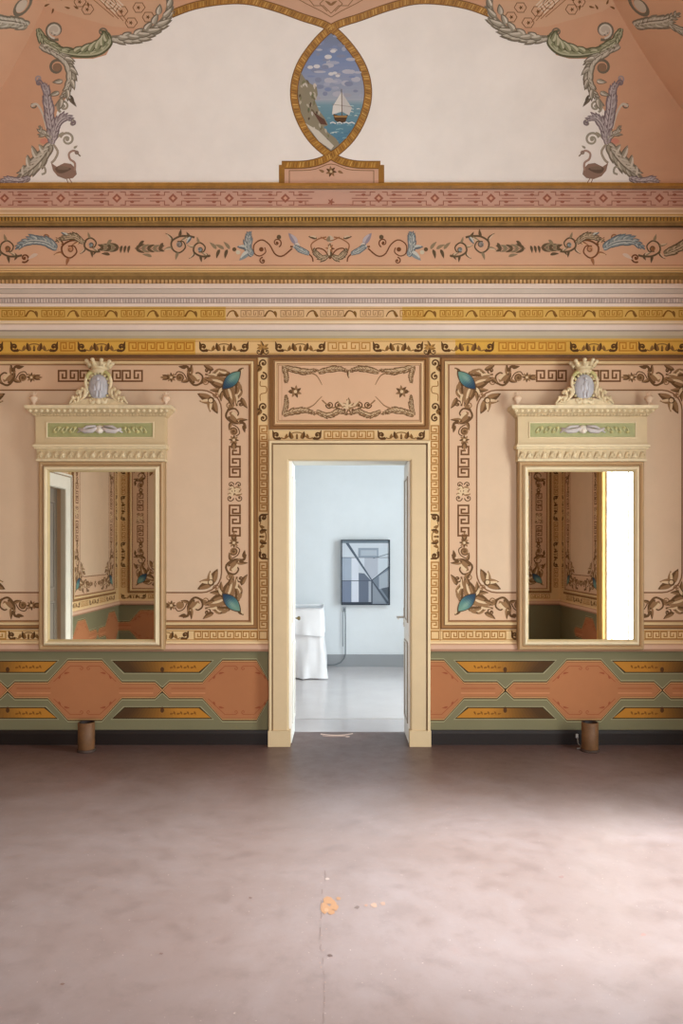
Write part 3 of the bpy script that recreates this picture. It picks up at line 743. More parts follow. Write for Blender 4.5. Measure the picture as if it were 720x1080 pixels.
# scroll-and-key borders around the panels and the door
def border(P, ud):
    STR = STRIP
    # upright strips on both sides of the door
    for x, sd in ((277.5, 1), (458.5, -1)):
        P.rect(x-6.2, 377, x+6.2, 676, STR, 1)
        for xx in (x-5.6, x+5.6): P.rect(xx-.4, 377, xx+.4, 676, (170, 120, 66), 2)
        q = P.at(x, 0, 0, sd, 1)
        w = q.at(0, 0, PI/2)      # along +y
        for a, l in ((378, 24), (424, 22)):
            for k in (0, 1): w.volute(a+5+k*(l-10), 0, 4.2, 1+k*2, 1.2, 1, 1.8, YD[0]); w.leaf(a+8, 2, .3+k, 8, 4, YD[0], YD[1])
        w.stroke(spline([(402, 3), (407, 3), (408, -3), (414, -3), (416, 3), (423, 3)], 16), 1, (150, 104, 54))
        w.key(449, -3.8, 90, 7.6, 11, 1.3, (162, 112, 58)); w.pelta(541, 0, 50, 10, YD); w.key(593, -3.8, 70, 7.6, 8, 1.3, (162, 112, 58)); w.frame(666, -4, 674, 4, 1, (162, 112, 58))
    # above the door
    P.rect(283, 453.5, 453.5, 464.2, STR, 1)
    P.pelta(286, 459, 54, 10, YD); P.pelta(397, 459, 52, 10, YD); P.key(342, 455, 52, 7.6, 6, 1.1, (166, 114, 54))
    # under the panels
    for x0, x1 in ((-70, 283), (453, 785)):
        P.rect(x0, 664, x1, 675.8, STR, 1)
        for yy in (665, 674.4): P.rect(x0, yy, x1, yy+.7, (170, 120, 62), 2)
    P.key(205, 666.3, 66, 7.4, 8, 1.2, (162, 112, 58)); P.key(467, 666.3, 66, 7.4, 8, 1.2, (162, 112, 58))
    P.pelta(150, 670, 50, 10, YD); P.pelta(538, 670, 50, 10, YD); P.pelta(8, 670, 44, 10, YD); P.key(-40, 666.3, 46, 7.4, 5, 1.2, (170, 118, 48)); P.key(680, 666.3, 50, 7.4, 6, 1.2, (162, 112, 58))
    P.key(736, 666.3, 40, 7.4, 5, 1.2, (162, 112, 58))
    P.rect(-72, 377, -58, 664, STR, 1); P.rect(757, 377, 786, 664, STR, 1)
    for x in (-65, 772):
        w = P.at(x, 0, PI/2)
        for a in range(380, 640, 90): w.pelta(a, 0, 50, 10, YD); w.key(a+52, -3.8, 36, 7.6, 4, 1.2, (162, 112, 58))
P = Paint(front_map, None, .0008); border(P, 0); P.build('meander_border', wall_front)

# overdoor panel
P = Paint(front_map, None, .001)
P.rect(284, 377, 452, 453, (206, 168, 130), 1); P.rect(294, 381, 444.5, 445.5, (216, 176, 142), 2); P.frame(297, 384, 442, 443, .6, (190, 150, 116), 3)
def over(P):   # right half, mirrored; x from the middle
    P.acanthus([(70, 386), (58, 390), (44, 392), (32, 390)], 5.5, 6, BR); P.acanthus([(32, 393), (22, 390), (10, 389), (0, 392)], 5, 6, BR)
    P.stroke(spline([(44, 392), (34, 396), (28, 406)], 8), 2, BR[1], 3, .6)
    P.acanthus([(69, 386), (66, 396), (66, 404)], 4, 4, BR); P.acanthus([(69, 438), (66, 428), (66, 416)], 4, 4, BR)
    P.flower(56, 413, 7, (BR[0], BR[1], BR[2]), 7); P.spray(64, 413, -12, 6, BR, 3)
    P.acanthus([(69, 438), (58, 434), (46, 433), (34, 437)], 5.5, 6, BR); P.acanthus([(34, 434), (22, 438), (10, 434), (0, 437)], 5, 6, BR)
    P.stroke(spline([(48, 432), (38, 428), (32, 422), (28, 418)], 8), 1.6, BR[1], 3, .6)
    P.stroke(spline([(28, 422), (18, 430), (8, 428), (0, 432)], 10), 1.6, BR[1]); P.volute(20, 427, 4.2, 0, 1.3, 1, 1.5, BR[0]); P.volute(11, 427, 4, 2, 1.2, -1, 1.5, BR[0]); P.leaf(6, 430, -1.2, 9, 4, BR[1], BR[2])
for sd in (1, -1): over(P.at(367.5, 0, 0, sd, 1))
P.leaf(367.5, 434, -PI/2, 15, 6, BR[1], BR[2], 0); P.palmette(367.5, 430, 9, BR); P.leaf(367.5, 390, PI/2, 9, 4, BR[0], BR[2], 0)
od = P.build('overdoor_panel', wall_front)
b = MB(); b.loop(sweep_frame(front_map, 284, 375.5, 452, 453), [(0, .001), (0, .014), (3.4, .018), (4.4, .008), (6, .016), (7.6, .016), (8.2, .006), (9.4, .006), (10, .002)],
    [(112, 76, 44), (132, 92, 54), (118, 82, 48), (176, 134, 92), (222, 188, 144), (150, 108, 72), (206, 168, 128), (150, 108, 72)])
b.build('panel_moulding', FRESCO, od)

# ------------------------------------------------------------------ dado
DADO_SHAPES = []
P = Paint(front_map, None, .001); P.rect(-72, 686, 283, 770, GREEN, 1); P.rect(454, 686, 788, 770, GREEN, 1)
dado = P.build('dado', wall_front)
def octagon(mp, c, y=728, parent=None, L=82, base=.0012):
    P = Paint(mp, None, base)
    def shp(g):
        return [(c-L+g*1.4, y), (c-L+8, y-8+g), (c-39, y-8+g), (c-18, y-31+g), (c+18, y-31+g), (c+39, y-8+g), (c+L-8, y-8+g), (c+L-g*1.4, y), (c+L-8, y+8-g), (c+39, y+8-g), (c+18, y+31-g), (c-18, y+31-g), (c-39, y+8-g), (c-L+8, y+8-g)]
    P.poly(shp(-2.6), (160, 152, 116), 1); P.poly(shp(-1.5), (74, 56, 34), 2); P.poly(shp(-.2), (206, 156, 104), 3); P.poly(shp(.7), (112, 74, 46), 3.5); P.poly(shp(1.3), TERRA, 4)
    li = (150, 82, 52)
    P.stroke([(c-72, y-2), (c-36, y-2)], .8, li, 5); P.stroke([(c+36, y-2), (c+72, y-2)], .8, li, 5); P.stroke([(c-72, y+3), (c-36, y+3)], .8, (206, 140, 96), 5); P.stroke([(c+36, y+3), (c+72, y+3)], .8, (206, 140, 96), 5)
    for sx in (1, -1):
        for sy in (1, -1):
            q = P.at(c, y, 0, sx, sy)
            q.stroke([(33, 9), (15.5, 25.5), (4, 25.5)], .7, li, 5); q.volute(4, 23, 2.2, 1.5, 1, 1, .8, li, False, 5); q.leaf(22, 17, 2.5, 6, 2.2, li, None, .4, 5); q.leaf(28, 12, 2.4, 5, 2, li, None, -.4, 5)
    return P.build('octagonal_panel', parent)
def trapezoid(mp, c, y0, y1, inv, parent, darkleft, base=.0012):
    P = Paint(mp, None, base)
    def X(t, g): return 50-g-(12 if (t > .5) == (not inv) else 0)
    def shp(g):
        a, d = (52-g*1.6, 39-g*1.2) if not inv else (39-g*1.2, 52-g*1.6)
        return [(c-a, y0+g), (c+a, y0+g), (c+d, y1-g), (c-d, y1-g)]
    P.poly(shp(-1.6), (158, 150, 116), 1); P.poly(shp(-.8), (70, 54, 32), 2)
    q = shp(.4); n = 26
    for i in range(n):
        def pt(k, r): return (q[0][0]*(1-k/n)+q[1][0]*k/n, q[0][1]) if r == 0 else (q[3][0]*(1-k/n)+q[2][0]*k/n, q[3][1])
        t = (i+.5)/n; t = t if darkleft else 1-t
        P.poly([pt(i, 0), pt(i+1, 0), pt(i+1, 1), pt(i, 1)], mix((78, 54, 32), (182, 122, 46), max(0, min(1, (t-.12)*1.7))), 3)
    m = (y0+y1)/2; s = 1 if darkleft else -1
    for k in range(8): P.leaf(c+s*(8+k*3.6), m+(-1.5 if k % 2 else 1.5), .6 if k % 2 else -.6, 4, 2, (128, 80, 30), None, .4, 4)
    P.flower(c, m, 4, ((84, 54, 30), (110, 74, 40), (150, 104, 50)), 6); P.leaf(c, m, PI/2 if not inv else -PI/2, 7, 4, (84, 54, 30), None, 0, 4)
    return P.build('ochre_panel', parent)
def half_oct(mp, c, clipx, parent, side):
    o = octagon(mp, c, 728, parent)
    return o
def bounded(mp, x0, x1):
    return lambda u, v, d: mp(min(max(u, x0), x1), v, d)
for c in (-73.5, 89.5): octagon(bounded(front_map, -71.5, 283), c, 728, dado)
octagon(bounded(front_map, -71.5, 283.5), 252.5, 728, dado)
octagon(bounded(front_map, 453.5, 786), 450, 728, dado); octagon(front_map, 615.5, 728, dado); octagon(bounded(front_map, 453.5, 786), 781, 728, dado)
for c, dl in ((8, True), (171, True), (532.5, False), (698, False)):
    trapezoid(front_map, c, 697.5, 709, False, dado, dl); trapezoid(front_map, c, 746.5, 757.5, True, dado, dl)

# chair rail and baseboards (straight runs between the openings)
def run(b, kind, a0, a1, prof):
    for (z0, t0, c), (z1, t1, _) in zip(prof, prof[1:]):
        def q(a, t, z):
            return {'f': (a, -t, z), 'r': (HW-t, a, z), 'l': (-HW+t, a, z), 'b': (a, -RL+t, z)}[kind]
        b.quad([q(a0, t0, z0), q(a1, t0, z0), q(a1, t1, z1), q(a0, t1, z1)], c)
    for a in (a0, a1):
        pts = [{'f': (a, -t, z), 'r': (HW-t, a, z), 'l': (-HW+t, a, z), 'b': (a, -RL+t, z)}[kind] for z, t, _ in prof]
        b.quad(pts, prof[0][2])
def zz(py, t=0): return CAMH+(CY-py)/FL*(D-t)
RAIL = [(zz(676), .001, (226, 196, 150)), (zz(676.4), .014, (226, 196, 150)), (zz(678.5), .016, (190, 150, 118)), (zz(680), .026, (206, 168, 142)), (zz(684), .034, (168, 126, 100)), (zz(686.6), .03, (104, 80, 60)), (zz(687.4), .001, GREEN)]
BASE = [(zz(769.6), .001, (44, 32, 26)), (zz(769.8), .016, (36, 26, 21)), (zz(773), .02, (32, 22, 18)), (.0, .02, (32, 22, 18))]
RUNS = {'front': [('f', -HW, -.575), ('f', .735, HW)], 'left': [('l', -RL, -3.06), ('l', -1.56, 0)], 'right': [('r', -RL, -3.40), ('r', -1.68, 0)], 'rear': [('b', -HW, -OW-.14), ('b', OW+.14, HW)]}
for n, (side, rr) in enumerate(RUNS.items()):
    b = MB(); [run(b, *r, RAIL) for r in rr]; struct(b.build('trim_%d' % (13+n), FRESCO))
    b = MB(); [run(b, *r, BASE) for r in rr]; struct(b.build('baseboard_'+side, PLAIN))

# ------------------------------------------------------------------ the other three walls: dado, borders and panels seen in the mirrors
def other_wall(mp, par, spans, panels):
    P = Paint(mp, None, .0008)
    for x0, x1 in spans:
        P.rect(x0, 686, x1, 770, GREEN, 1); P.rect(x0, 664, x1, 675.8, STRIP, 1)
        q = x0+4
        while q+60 < x1:
            P.pelta(q, 670, 50, 10, YD); q += 54
            if q+40 < x1: P.key(q, 666.3, 36, 7.4, 4, 1.2, (162, 112, 58)); q += 40
        P.rect(x0, 377, x1, 664, STRIP, .5)
    d = P.build('dado', par)
    for x0, x1 in spans:
        c = x0+60
        while c < x1-40:
            octagon(bounded(mp, x0, x1), c, 728, d); c += 164
    for x0, x1 in panels:
        wall_panel(mp, x0, x1, par)
        w = Paint(mp, None, .0016)
        for xx in (x0-9, x1+9):
            q = w.at(xx, 0, PI/2)
            for a in range(384, 640, 90): q.pelta(a, 0, 50, 10, YD); q.key(a+52, -3.6, 36, 7.2, 4, 1.2, (162, 112, 58))
        w.build('meander_border', par)
other_wall(left_map, wall_left, [(0, 1.54*130), (3.1*130, RL*130)], [(18, 182), (3.2*130+2, 4.98*130)])
other_wall(right_map, wall_right, [(0, 1.66*130), (3.42*130, RL*130)], [(18, 200), (3.46*130, 4.98*130)])
other_wall(rear_map, wall_rear, [(-HW*130, (-OW-.14)*130), ((OW+.14)*130, HW*130)], [(-3.16*130, -1.88*130), (1.88*130, 3.16*130)])

# ------------------------------------------------------------------ doorway in the front wall
CAS = (210, 184, 144)
def casing(b, X0, X1, Z, w, place, c=CAS, lip=(226, 202, 160), th=.075):
    """three-sided casing; place(a, d, z) maps along-wall, protrusion, height"""
    prof = [(0, .0), (0, th-.01), (.008, th), (.022, th), (.024, th-.022), (.034, th-.022), (.036, th-.010), (w-.012, th-.010), (w, th-.02), (w, 0)]
    cols = [c, lip, lip, c, (132, 100, 64), c, c, c, c, c]
    for i in range(len(prof)-1):
        (i0, d0), (i1, d1) = prof[i], prof[i+1]
        A = [(X0+i0, d0, 0), (X0+i0, d0, Z-i0), (X1-i0, d0, Z-i0), (X1-i0, d0, 0)]
        B = [(X0+i1, d1, 0), (X0+i1, d1, Z-i1), (X1-i1, d1, Z-i1), (X1-i1, d1, 0)]
        for k in range(3): b.quad([place(*A[k]), place(*A[k+1]), place(*B[k+1]), place(*B[k])], cols[i])
b = MB(); casing(b, -.569, .729, 2.457, .160, lambda a, d, z: (a, -d, z))
# reveal linings
for x, s in ((-.43, 1), (.60, -1)): b.box(min(x, x+.006*s), max(x, x+.006*s), -.06, .41, 0, 2.33, (226, 216, 198))
b.box(-.43, .60, -.06, .41, 2.31, 2.33, (226, 220, 206))
door_1 = struct(b.build('door_1', WOOD))
b = MB()
for x0, x1 in ((-.573, -.395), (.560, .733)): b.box(x0, x1, -.080, -.001, 0, .128, CAS)
b.build('plinth_block', WOOD, door_1)
# two narrow leaves folded back against the reveals
def leaf_mesh(x, s):
    b = MB(); W = (246, 243, 236)
    b.box(min(x, x+.036*s), max(x, x+.036*s), -.005, .405, .012, 2.30, W)
    for z0, z1 in ((.16, .82), (.98, 2.18)):
        def fn(i, d, z0=z0, z1=z1): 
            xx = x+(.036+d)*s
            return [(xx, .03+i, z0+i), (xx, .33-i, z0+i), (xx, .33-i, z1-i), (xx, .03+i, z1-i)]
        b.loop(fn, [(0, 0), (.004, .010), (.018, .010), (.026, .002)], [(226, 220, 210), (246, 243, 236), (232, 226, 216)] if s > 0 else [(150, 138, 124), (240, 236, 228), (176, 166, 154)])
    return b
ll = leaf_mesh(-.424, 1).build('door_leaf', WOOD, door_1); rl = leaf_mesh(.594, -1).build('door_leaf', WOOD, door_1)
b = MB(); b.lathe(0, 0, [(.006, 0), (.006, .02), (.016, .03), (.018, .04), (.012, .05), (0.001, .052)], (120, 104, 70), 14)
kn = b.build('knob', STEEL, ll, True); kn.rotation_euler = (0, PI/2, 0); kn.location = (-.388, .36, .99)
b = MB(); b.box(.548, .558, .335, .375, .92, 1.08, (198, 190, 176)); b.tube([(.55, .355, 1.0), (.505, .355, 1.0), (.498, .352, 1.0), (.495, .30, 1.0), (.497, .25, .995)], [.009, .009, .01, .009, .007], (206, 200, 190))
b.box(.546, .552, .349, .361, .935, .955, (60, 50, 40))
b.build('handle', STEEL, rl, False)

# left wall door (seen only in the mirror)
b = MB(); casing(b, -3.05, -1.57, 2.48, .185, lambda a, d, z: (-HW+d, a, z), (226, 220, 204), (236, 230, 214))
door_2 = struct(b.build('door_2', WOOD))
b = MB(); b.box(-3.40, -3.345, -2.87, -1.75, 0, 2.3, (124, 111, 95))
for z0, z1 in ((.2, .98), (1.12, 2.15)):
    for y0, y1 in ((-2.78, -2.36), (-2.26, -1.84)):
        def fn(i, d, z0=z0, z1=z1, y0=y0, y1=y1): return [(-3.345+d, y0+i, z0+i), (-3.345+d, y1-i, z0+i), (-3.345+d, y1-i, z1-i), (-3.345+d, y0+i, z1-i)]
        b.loop(fn, [(0, 0), (.004, .012), (.02, .012), (.03, .002)], [(112, 100, 86), (128, 116, 100), (116, 104, 90)])
b.build('door_leaf', WOOD, door_2)

# right wall french window
b = MB(); casing(b, -3.40, -1.68, 4.07, .17, lambda a, d, z: (HW-d, a, z), (196, 152, 86), (214, 170, 100))
window_1 = struct(b.build('window_1', WOOD))
b = MB(); WF = (238, 234, 226); mid = (WY0+WY1)/2
fx0, fx1 = HW-.012, HW+.03
b.box(fx0, fx1, WY0, WY0+.03, 0, WZ, WF); b.box(fx0, fx1, WY1-.03, WY1, 0, WZ, WF); b.box(fx0, fx1, WY0, WY1, WZ-.05, WZ, WF); b.box(fx0, fx1, WY0, WY1, 0, .12, WF); b.box(fx0, fx1, mid-.02, mid+.02, 0, WZ, WF)
b.build('window_frame', WOOD, window_1)
b = MB(); b.box(HW+.006, HW+.010, WY0+.03, WY1-.03, .06, WZ-.03, WF); b.build('pane', PANE, window_1)

# rear wall opening where one looks in, enlarged to light the upper wall
b = MB(); casing(b, -OW-.14, OW+.14, OZ+.14, .14, lambda a, d, z: (a, -RL+d, z))
door_3 = struct(b.build('door_3', WOOD))

# ------------------------------------------------------------------ room beyond
FW = (222, 228, 232)
b = MB(); b.box(-2.6, 2.3, 4.0, 4.12, -.05, 3.4, FW); wf = struct(b.build('wall_far', PLAIN))
b = MB(); b.box(-2.72, -2.6, .41, 4.12, -.05, 3.4, FW); struct(b.build('wall_far_left', PLAIN))
b = MB(); b.box(2.3, 2.42, .41, .7, -.05, 3.4, FW); b.box(2.3, 2.42, 2.6, 4.12, -.05, 3.4, FW); b.box(2.3, 2.42, .7, 2.6, -.05, .5, FW); b.box(2.3, 2.42, .7, 2.6, 2.7, 3.4, FW); struct(b.build('wall_far_right', PLAIN))
b = MB(); b.box(2.34, 2.39, .7, .75, .5, 2.7, FW); b.box(2.34, 2.39, 2.55, 2.6, .5, 2.7, FW); b.box(2.34, 2.39, .7, 2.6, 2.64, 2.7, FW); b.box(2.34, 2.39, .7, 2.6, .5, .56, FW); b.box(2.34, 2.39, 1.62, 1.68, .5, 2.7, FW); w2 = struct(b.build('window_2', WOOD))
b = MB(); b.box(2.362, 2.366, .72, 2.58, .53, 2.67, FW); b.build('pane', PANE, w2)
b = MB(); b.box(-2.6, 2.3, .41, 4.0, 3.2, 3.3, FW); struct(b.build('ceiling_far', PLAIN))
b = MB(); b.box(-2.6, 2.3, .41, .91, -.1, -.002, (190, 184, 184)); b.box(-2.6, 2.3, .916, 4.0, -.1, 0, (206, 200, 200)); b.box(-2.6, 2.3, .91, .916, -.1, -.004, (206, 206, 206)); struct(b.build('floor_far', GREYFLOOR))
b = MB(); b.box(-2.6, 2.3, 3.975, 4.0, 0, .165, (150, 154, 158)); struct(b.build('baseboard_far', PLAIN))

# framed picture
def at_depth(px, py, y): return Vector(((px-CX)/FL*(D+y), y, CAMH+(CY-py)/FL*(D+y)))
yb = 3.93
pr = empty('framed_picture', at_depth(385.3, 638, yb)); tag(pr, 'tall black framed abstract picture in greys hanging on the pale wall beyond the doorway', 'picture')
pl = pr.location
w2_, h2_ = .655, .875
b = MB()
fnn = lambda i, d: [(-w2_/2+i, -d, i), (w2_/2-i, -d, i), (w2_/2-i, -d, h2_-i), (-w2_/2+i, -d, h2_-i)]
b.loop(fnn, [(0, -.06), (0, .03), (.014, .03), (.014, .012)], (44, 54, 66)); b.quad(fnn(0, -.06), (40, 46, 54))
b.build('frame', PLAIN, pr)
def pic_map(u, v, d): return Vector((-w2_/2+.012+(w2_-.024)*u/452, -.013-d, h2_-.012-(h2_-.024)*v/610))
P = Paint(pic_map, None); R = P.poly
P.rect(0, 0, 452, 610, (196, 204, 214), 0)
def pq(pts, c, l): P.poly([(x-135, y-130) for x, y in pts], c, l)
pq([(135, 295), (225, 295), (225, 515), (135, 515)], (158, 170, 186), 1); pq([(135, 515), (225, 515), (225, 740), (135, 740)], (116, 128, 150), 1)
pq([(230, 290), (295, 290), (295, 740), (230, 740)], (206, 212, 224), 1); pq([(290, 200), (485, 200), (485, 290), (290, 290)], (140, 152, 166), 1); pq([(315, 222), (470, 222), (470, 275), (315, 275)], (168, 178, 190), 2)
pq([(350, 295), (480, 295), (480, 450), (420, 500), (350, 420)], (172, 178, 190), 1); pq([(485, 200), (585, 200), (585, 380), (485, 445)], (192, 202, 212), 1)
pq([(295, 440), (350, 445), (415, 515), (415, 740), (295, 740)], (96, 106, 124), 2); pq([(390, 520), (415, 515), (415, 740), (390, 740)], (160, 168, 180), 3)
pq([(420, 505), (585, 380), (585, 740), (420, 740)], (112, 124, 138), 2); pq([(490, 470), (585, 410), (585, 585), (490, 595)], (158, 168, 180), 3); pq([(510, 590), (585, 575), (585, 700)], (78, 88, 100), 4); pq([(425, 530), (560, 740), (425, 740)], (132, 142, 154), 3)
P.stroke([(40, 10), (285, 380)], 26, (84, 96, 112), 5, 12); P.stroke([(285, 380), (440, 600)], 10, (70, 80, 94), 5, 20)
P.stroke([(0, 163), (452, 163)], 6, (110, 120, 134), 5); P.stroke([(0, 386), (285, 386)], 7, (74, 84, 100), 5); P.stroke([(300, 170), (452, 125)], 7, (110, 120, 132), 5); P.stroke([(287, 380), (452, 250)], 8, (70, 80, 92), 5); P.stroke([(287, 380), (287, 610)], 14, (70, 80, 94), 5)
P.rect(0, 0, 452, 24, (110, 124, 136), 6); P.rect(0, 590, 280, 610, (56, 64, 76), 6)
P.build('canvas', pr, PLAIN)

# socket and cable under it
b = MB(); s0 = at_depth(363, 642.5, 3.99); b.box(s0.x-.022, s0.x+.022, 3.975, 4.0, s0.z-.03, s0.z+.03, (168, 176, 182)); b.box(s0.x-.012, s0.x+.012, 3.972, 3.976, s0.z-.015, s0.z+.015, (120, 126, 132))
tag(b.build('wall_socket', PLAIN), 'small grey socket on the pale wall just under the framed picture', 'socket')
b = MB(); pts = [(s0.x+.01, 3.966, s0.z-.02)]+[(s0.x+.014, 3.966, s0.z-.1*k) for k in range(1, 7)]+[(s0.x+.0, 3.955, .12), (s0.x-.05, 3.95, .06), (s0.x-.12, 3.94, .035), (s0.x-.3, 3.93, .03), (s0.x-.5, 3.92, .03)]
b.tube(pts, .007, (110, 118, 124)); b.tube([(s0.x-.018, 3.968, s0.z-.02)]+[(s0.x-.02, 3.968, s0.z-.1*k) for k in range(1, 6)], .005, (140, 150, 156))
tag(b.build('power_cable', PLAIN, None, True), 'grey cable hanging from the wall socket and bending along the far floor', 'cable')

# sheeted furniture in the room beyond
dr = empty('draped_furniture', (-.85, 3.0, 0)); tag(dr, 'furniture under a long white dust sheet, behind the left side of the doorway', 'draped furniture')
def skirt(x0, x1, y0, y1, z0, z1, amp, seed, flare, nx=80, nz=14):
    b = MB(); rr = random.Random(seed); ph = [rr.uniform(0, 6) for _ in range(5)]
    per = 2*((x1-x0)+(y1-y0)); n = nx; grid = []
    for j in range(nz+1):
        t = j/nz; row = []
        for i in range(n):
            s = per*i/n
            if s < x1-x0: x, y, nx_, ny_ = x0+s, y0, 0, -1
            elif s < x1-x0+y1-y0: x, y, nx_, ny_ = x1, y0+s-(x1-x0), 1, 0
            elif s < 2*(x1-x0)+y1-y0: x, y, nx_, ny_ = x1-(s-(x1-x0)-(y1-y0)), y1, 0, 1
            else: x, y, nx_, ny_ = x0, y1-(s-2*(x1-x0)-(y1-y0)), -1, 0
            w = math.sin(s*26+ph[0]+t*1.5)+.6*math.sin(s*47+ph[1]-t*2)+.5*math.sin(s*11+ph[2]+t)
            o = amp*(t**.7)*w+flare*t
            zb = z1+(z0-z1)*t+.012*t*math.sin(s*9+ph[3])*(0 if z0 < .02 else 1)
            row.append(Vector((x+nx_*o, y+ny_*o, zb)))
        grid.append(row)
    b.v = [v for r in grid for v in r]
    for j in range(nz):
        for i in range(n): b.f.append((j*n+i, j*n+(i+1) % n, (j+1)*n+(i+1) % n, (j+1)*n+i)); b.c.append((240, 240, 242))
    b.f.append(tuple(range(n))); b.c.append((240, 240, 242))
    return b
o = skirt(-.65, .63, -.02, .62, .012, .60, .046, 5, .0).build('skirt', CLOTH, dr, True)
o = skirt(-.67, .645, -.035, .635, .54, .872, .010, 9, .012, 90, 8).build('top_cover', CLOTH, dr, True)

# ------------------------------------------------------------------ wall mirrors
MC = (204, 180, 140); MCL = (220, 200, 162); MCD = (160, 130, 90)
def make_mirror():
    r = empty('wall_mirror', (0, 0, 0))
    W, H = .505, 1.518
    fn = lambda i, d: [(-W+i, -d, i), (W-i, -d, i), (W-i, -d, H-i), (-W+i, -d, H-i)]
    b = MB(); b.loop(fn, [(0, .0), (0, .06), (.010, .074), (.022, .078), (.032, .066), (.038, .062), (.052, .088), (.064, .09), (.070, .076), (.078, .07), (.087, .052)],
        [MCD, (172, 138, 98), (186, 152, 112), (180, 146, 106), (140, 104, 68), MCL, (232, 214, 178), (228, 208, 170), MC, (196, 172, 122)])
    b.build('frame', WOOD, r)
    b = MB(); b.quad([(-W+.083, -.053, .083), (W-.083, -.053, .083), (W-.083, -.053, H-.083), (-W+.083, -.053, H-.083)], (255, 255, 255)); b.build('mirror_glass', MIRROR, r)
    b = MB(); b.box(-W+.01, W-.01, -.03, 0, .01, H+.42, (120, 90, 60)); b.build('backboard', WOOD, r)
    # carved band
    b = MB(); b.box(-.512, .512, -.085, -.002, H, H+.105, MC)
    b.box(-.525, .525, -.105, -.002, H+.093, H+.107, MCL)
    n = 17
    for k in range(n):
        x = -.48+.96*k/(n-1)
        b.ell(x, -.086, H+.05, .018, .014, .028, MCL if k % 2 else MC); b.tube([(x-.025, -.088, H+.018), (x-.008, -.094, H+.05), (x+.01, -.094, H+.066), (x+.026, -.088, H+.04)], [.005, .007, .007, .004], MC, 6)
    b.box(-.515, .515, -.095, -.002, H-.004, H+.012, MCL)
    b.build('carved_band', CARVED, r)
    b = MB(); z = H+.107; b.box(-.53, .53, -.125, -.002, z, z+.018, MCL); b.box(-.52, .52, -.11, -.002, z+.018, z+.03, MC); b.build('ledge', WOOD, r)
    z += .03
    b = MB(); b.box(-.515, .515, -.098, -.002, z, z+.213, MC)
    f2 = lambda i, d: [(-.43+i, -.098-d, z+.04+i), (.43-i, -.098-d, z+.04+i), (.43-i, -.098-d, z+.172-i), (-.43+i, -.098-d, z+.172-i)]
    b.loop(f2, [(0, 0), (.002, .008), (.008, .008), (.012, .001)], MCL)
    b.build('entablature', WOOD, r)
    b = MB(); b.quad([(-.42, -.0995, z+.05), (.42, -.0995, z+.05), (.42, -.0995, z+.162), (-.42, -.0995, z+.162)], (160, 158, 108)); pq_ = b.build('plaque', CARVED, r)
    b = MB(); zc = z+.106; GC = (186, 176, 120); SH = (198, 188, 184)
    for sd in (1, -1):
        for k in range(6):
            x = sd*(.36-k*.032); b.ell(x, -.102, zc+(.018 if k % 2 else -.016), .017, .010, .012, GC)
            b.tube([(x+.014*sd, -.102, zc-.02), (x, -.108, zc+.004), (x-.014*sd, -.102, zc+.024)], [.003, .005, .003], (206, 198, 150), 6)
        b.tube([(sd*.17, -.104, zc+.012), (sd*.12, -.112, zc-.012), (sd*.06, -.114, zc-.006), (sd*.02, -.114, zc+.016)], [.010, .018, .02, .012], SH, 8)
        b.tube([(sd*.18, -.104, zc-.02), (sd*.1, -.108, zc+.026), (sd*.03, -.108, zc+.03)], [.006, .012, .008], SH, 8)
    b.ell(0, -.11, zc+.004, .04, .018, .034, (222, 212, 196)); b.ell(0, -.12, zc-.012, .02, .016, .02, (228, 216, 200))
    b.build('relief_ornament', CARVED, pq_, True)
    z += .213
    # cornice with egg row
    b = MB(); pr_ = [(.098, 0), (.112, .008), (.118, .022), (.128, .026), (.15, .05), (.162, .056), (.166, .08), (.02, .083)]
    for (d0, h0), (d1, h1) in zip(pr_, pr_[1:]):
        e0, e1 = .515+(d0-.098)*.95, .515+(d1-.098)*.95
        if d1 == .02: e1 = e0
        A = [(-e0, -.002, z+h0), (-e0, -d0, z+h0), (e0, -d0, z+h0), (e0, -.002, z+h0)]; B = [(-e1, -.002, z+h1), (-e1, -d1, z+h1), (e1, -d1, z+h1), (e1, -.002, z+h1)]
        for k in range(3): b.quad([A[k], A[k+1], B[k+1], B[k]], MC if h1 < .08 else MCL)
    for k in range(25):
        x = -.54+1.08*k/24; b.ell(x, -.144, z+.04, .014, .012, .014, MCL)
    for k in range(40):
        x = -.51+1.02*k/39; b.box(x-.008, x+.008, -.124, -.11, z+.004, z+.019, MC)
    b.build('cornice', CARVED, r)
    z += .083
    for sd in (1, -1):
        b = MB(); b.lathe(sd*.525, -.11, [(.001, z), (.02, z), (.02, z+.01), (.01, z+.02), (.026, z+.042), (.036, z+.06), (.026, z+.078), (.010, z+.08), (.008, z+.09), (.013, z+.1), (.001, z+.112)], (220, 190, 160), 14)
        b.tube([(sd*.525, -.11, z+.07), (sd*.525+.018, -.112, z+.096), (sd*.525+.03, -.112, z+.11)], [.006, .005, .002], (220, 190, 160), 6); b.tube([(sd*.525, -.11, z+.07), (sd*.525-.016, -.112, z+.094), (sd*.525-.022, -.112, z+.108)], [.006, .005, .002], (220, 190, 160), 6)
        b.build('finial', CARVED, r, True)
    # crest: base mound and scrolls
    b = MB(); Y = -.12; CC = (212, 190, 150)
    outl = [(-.235, 0), (-.19, .03), (-.14, .042), (-.09, .05), (0, .06), (.09, .05), (.14, .042), (.19, .03), (.235, 0)]
    for s_ in (-1, 1):
        b.quad([(x, Y+.03*s_, z+h) for x, h in outl], CC)
    for (xa, ha), (xb, hb) in zip(outl, outl[1:]): b.quad([(xa, Y-.03, z+ha), (xb, Y-.03, z+hb), (xb, Y+.03, z+hb), (xa, Y+.03, z+ha)], CC)
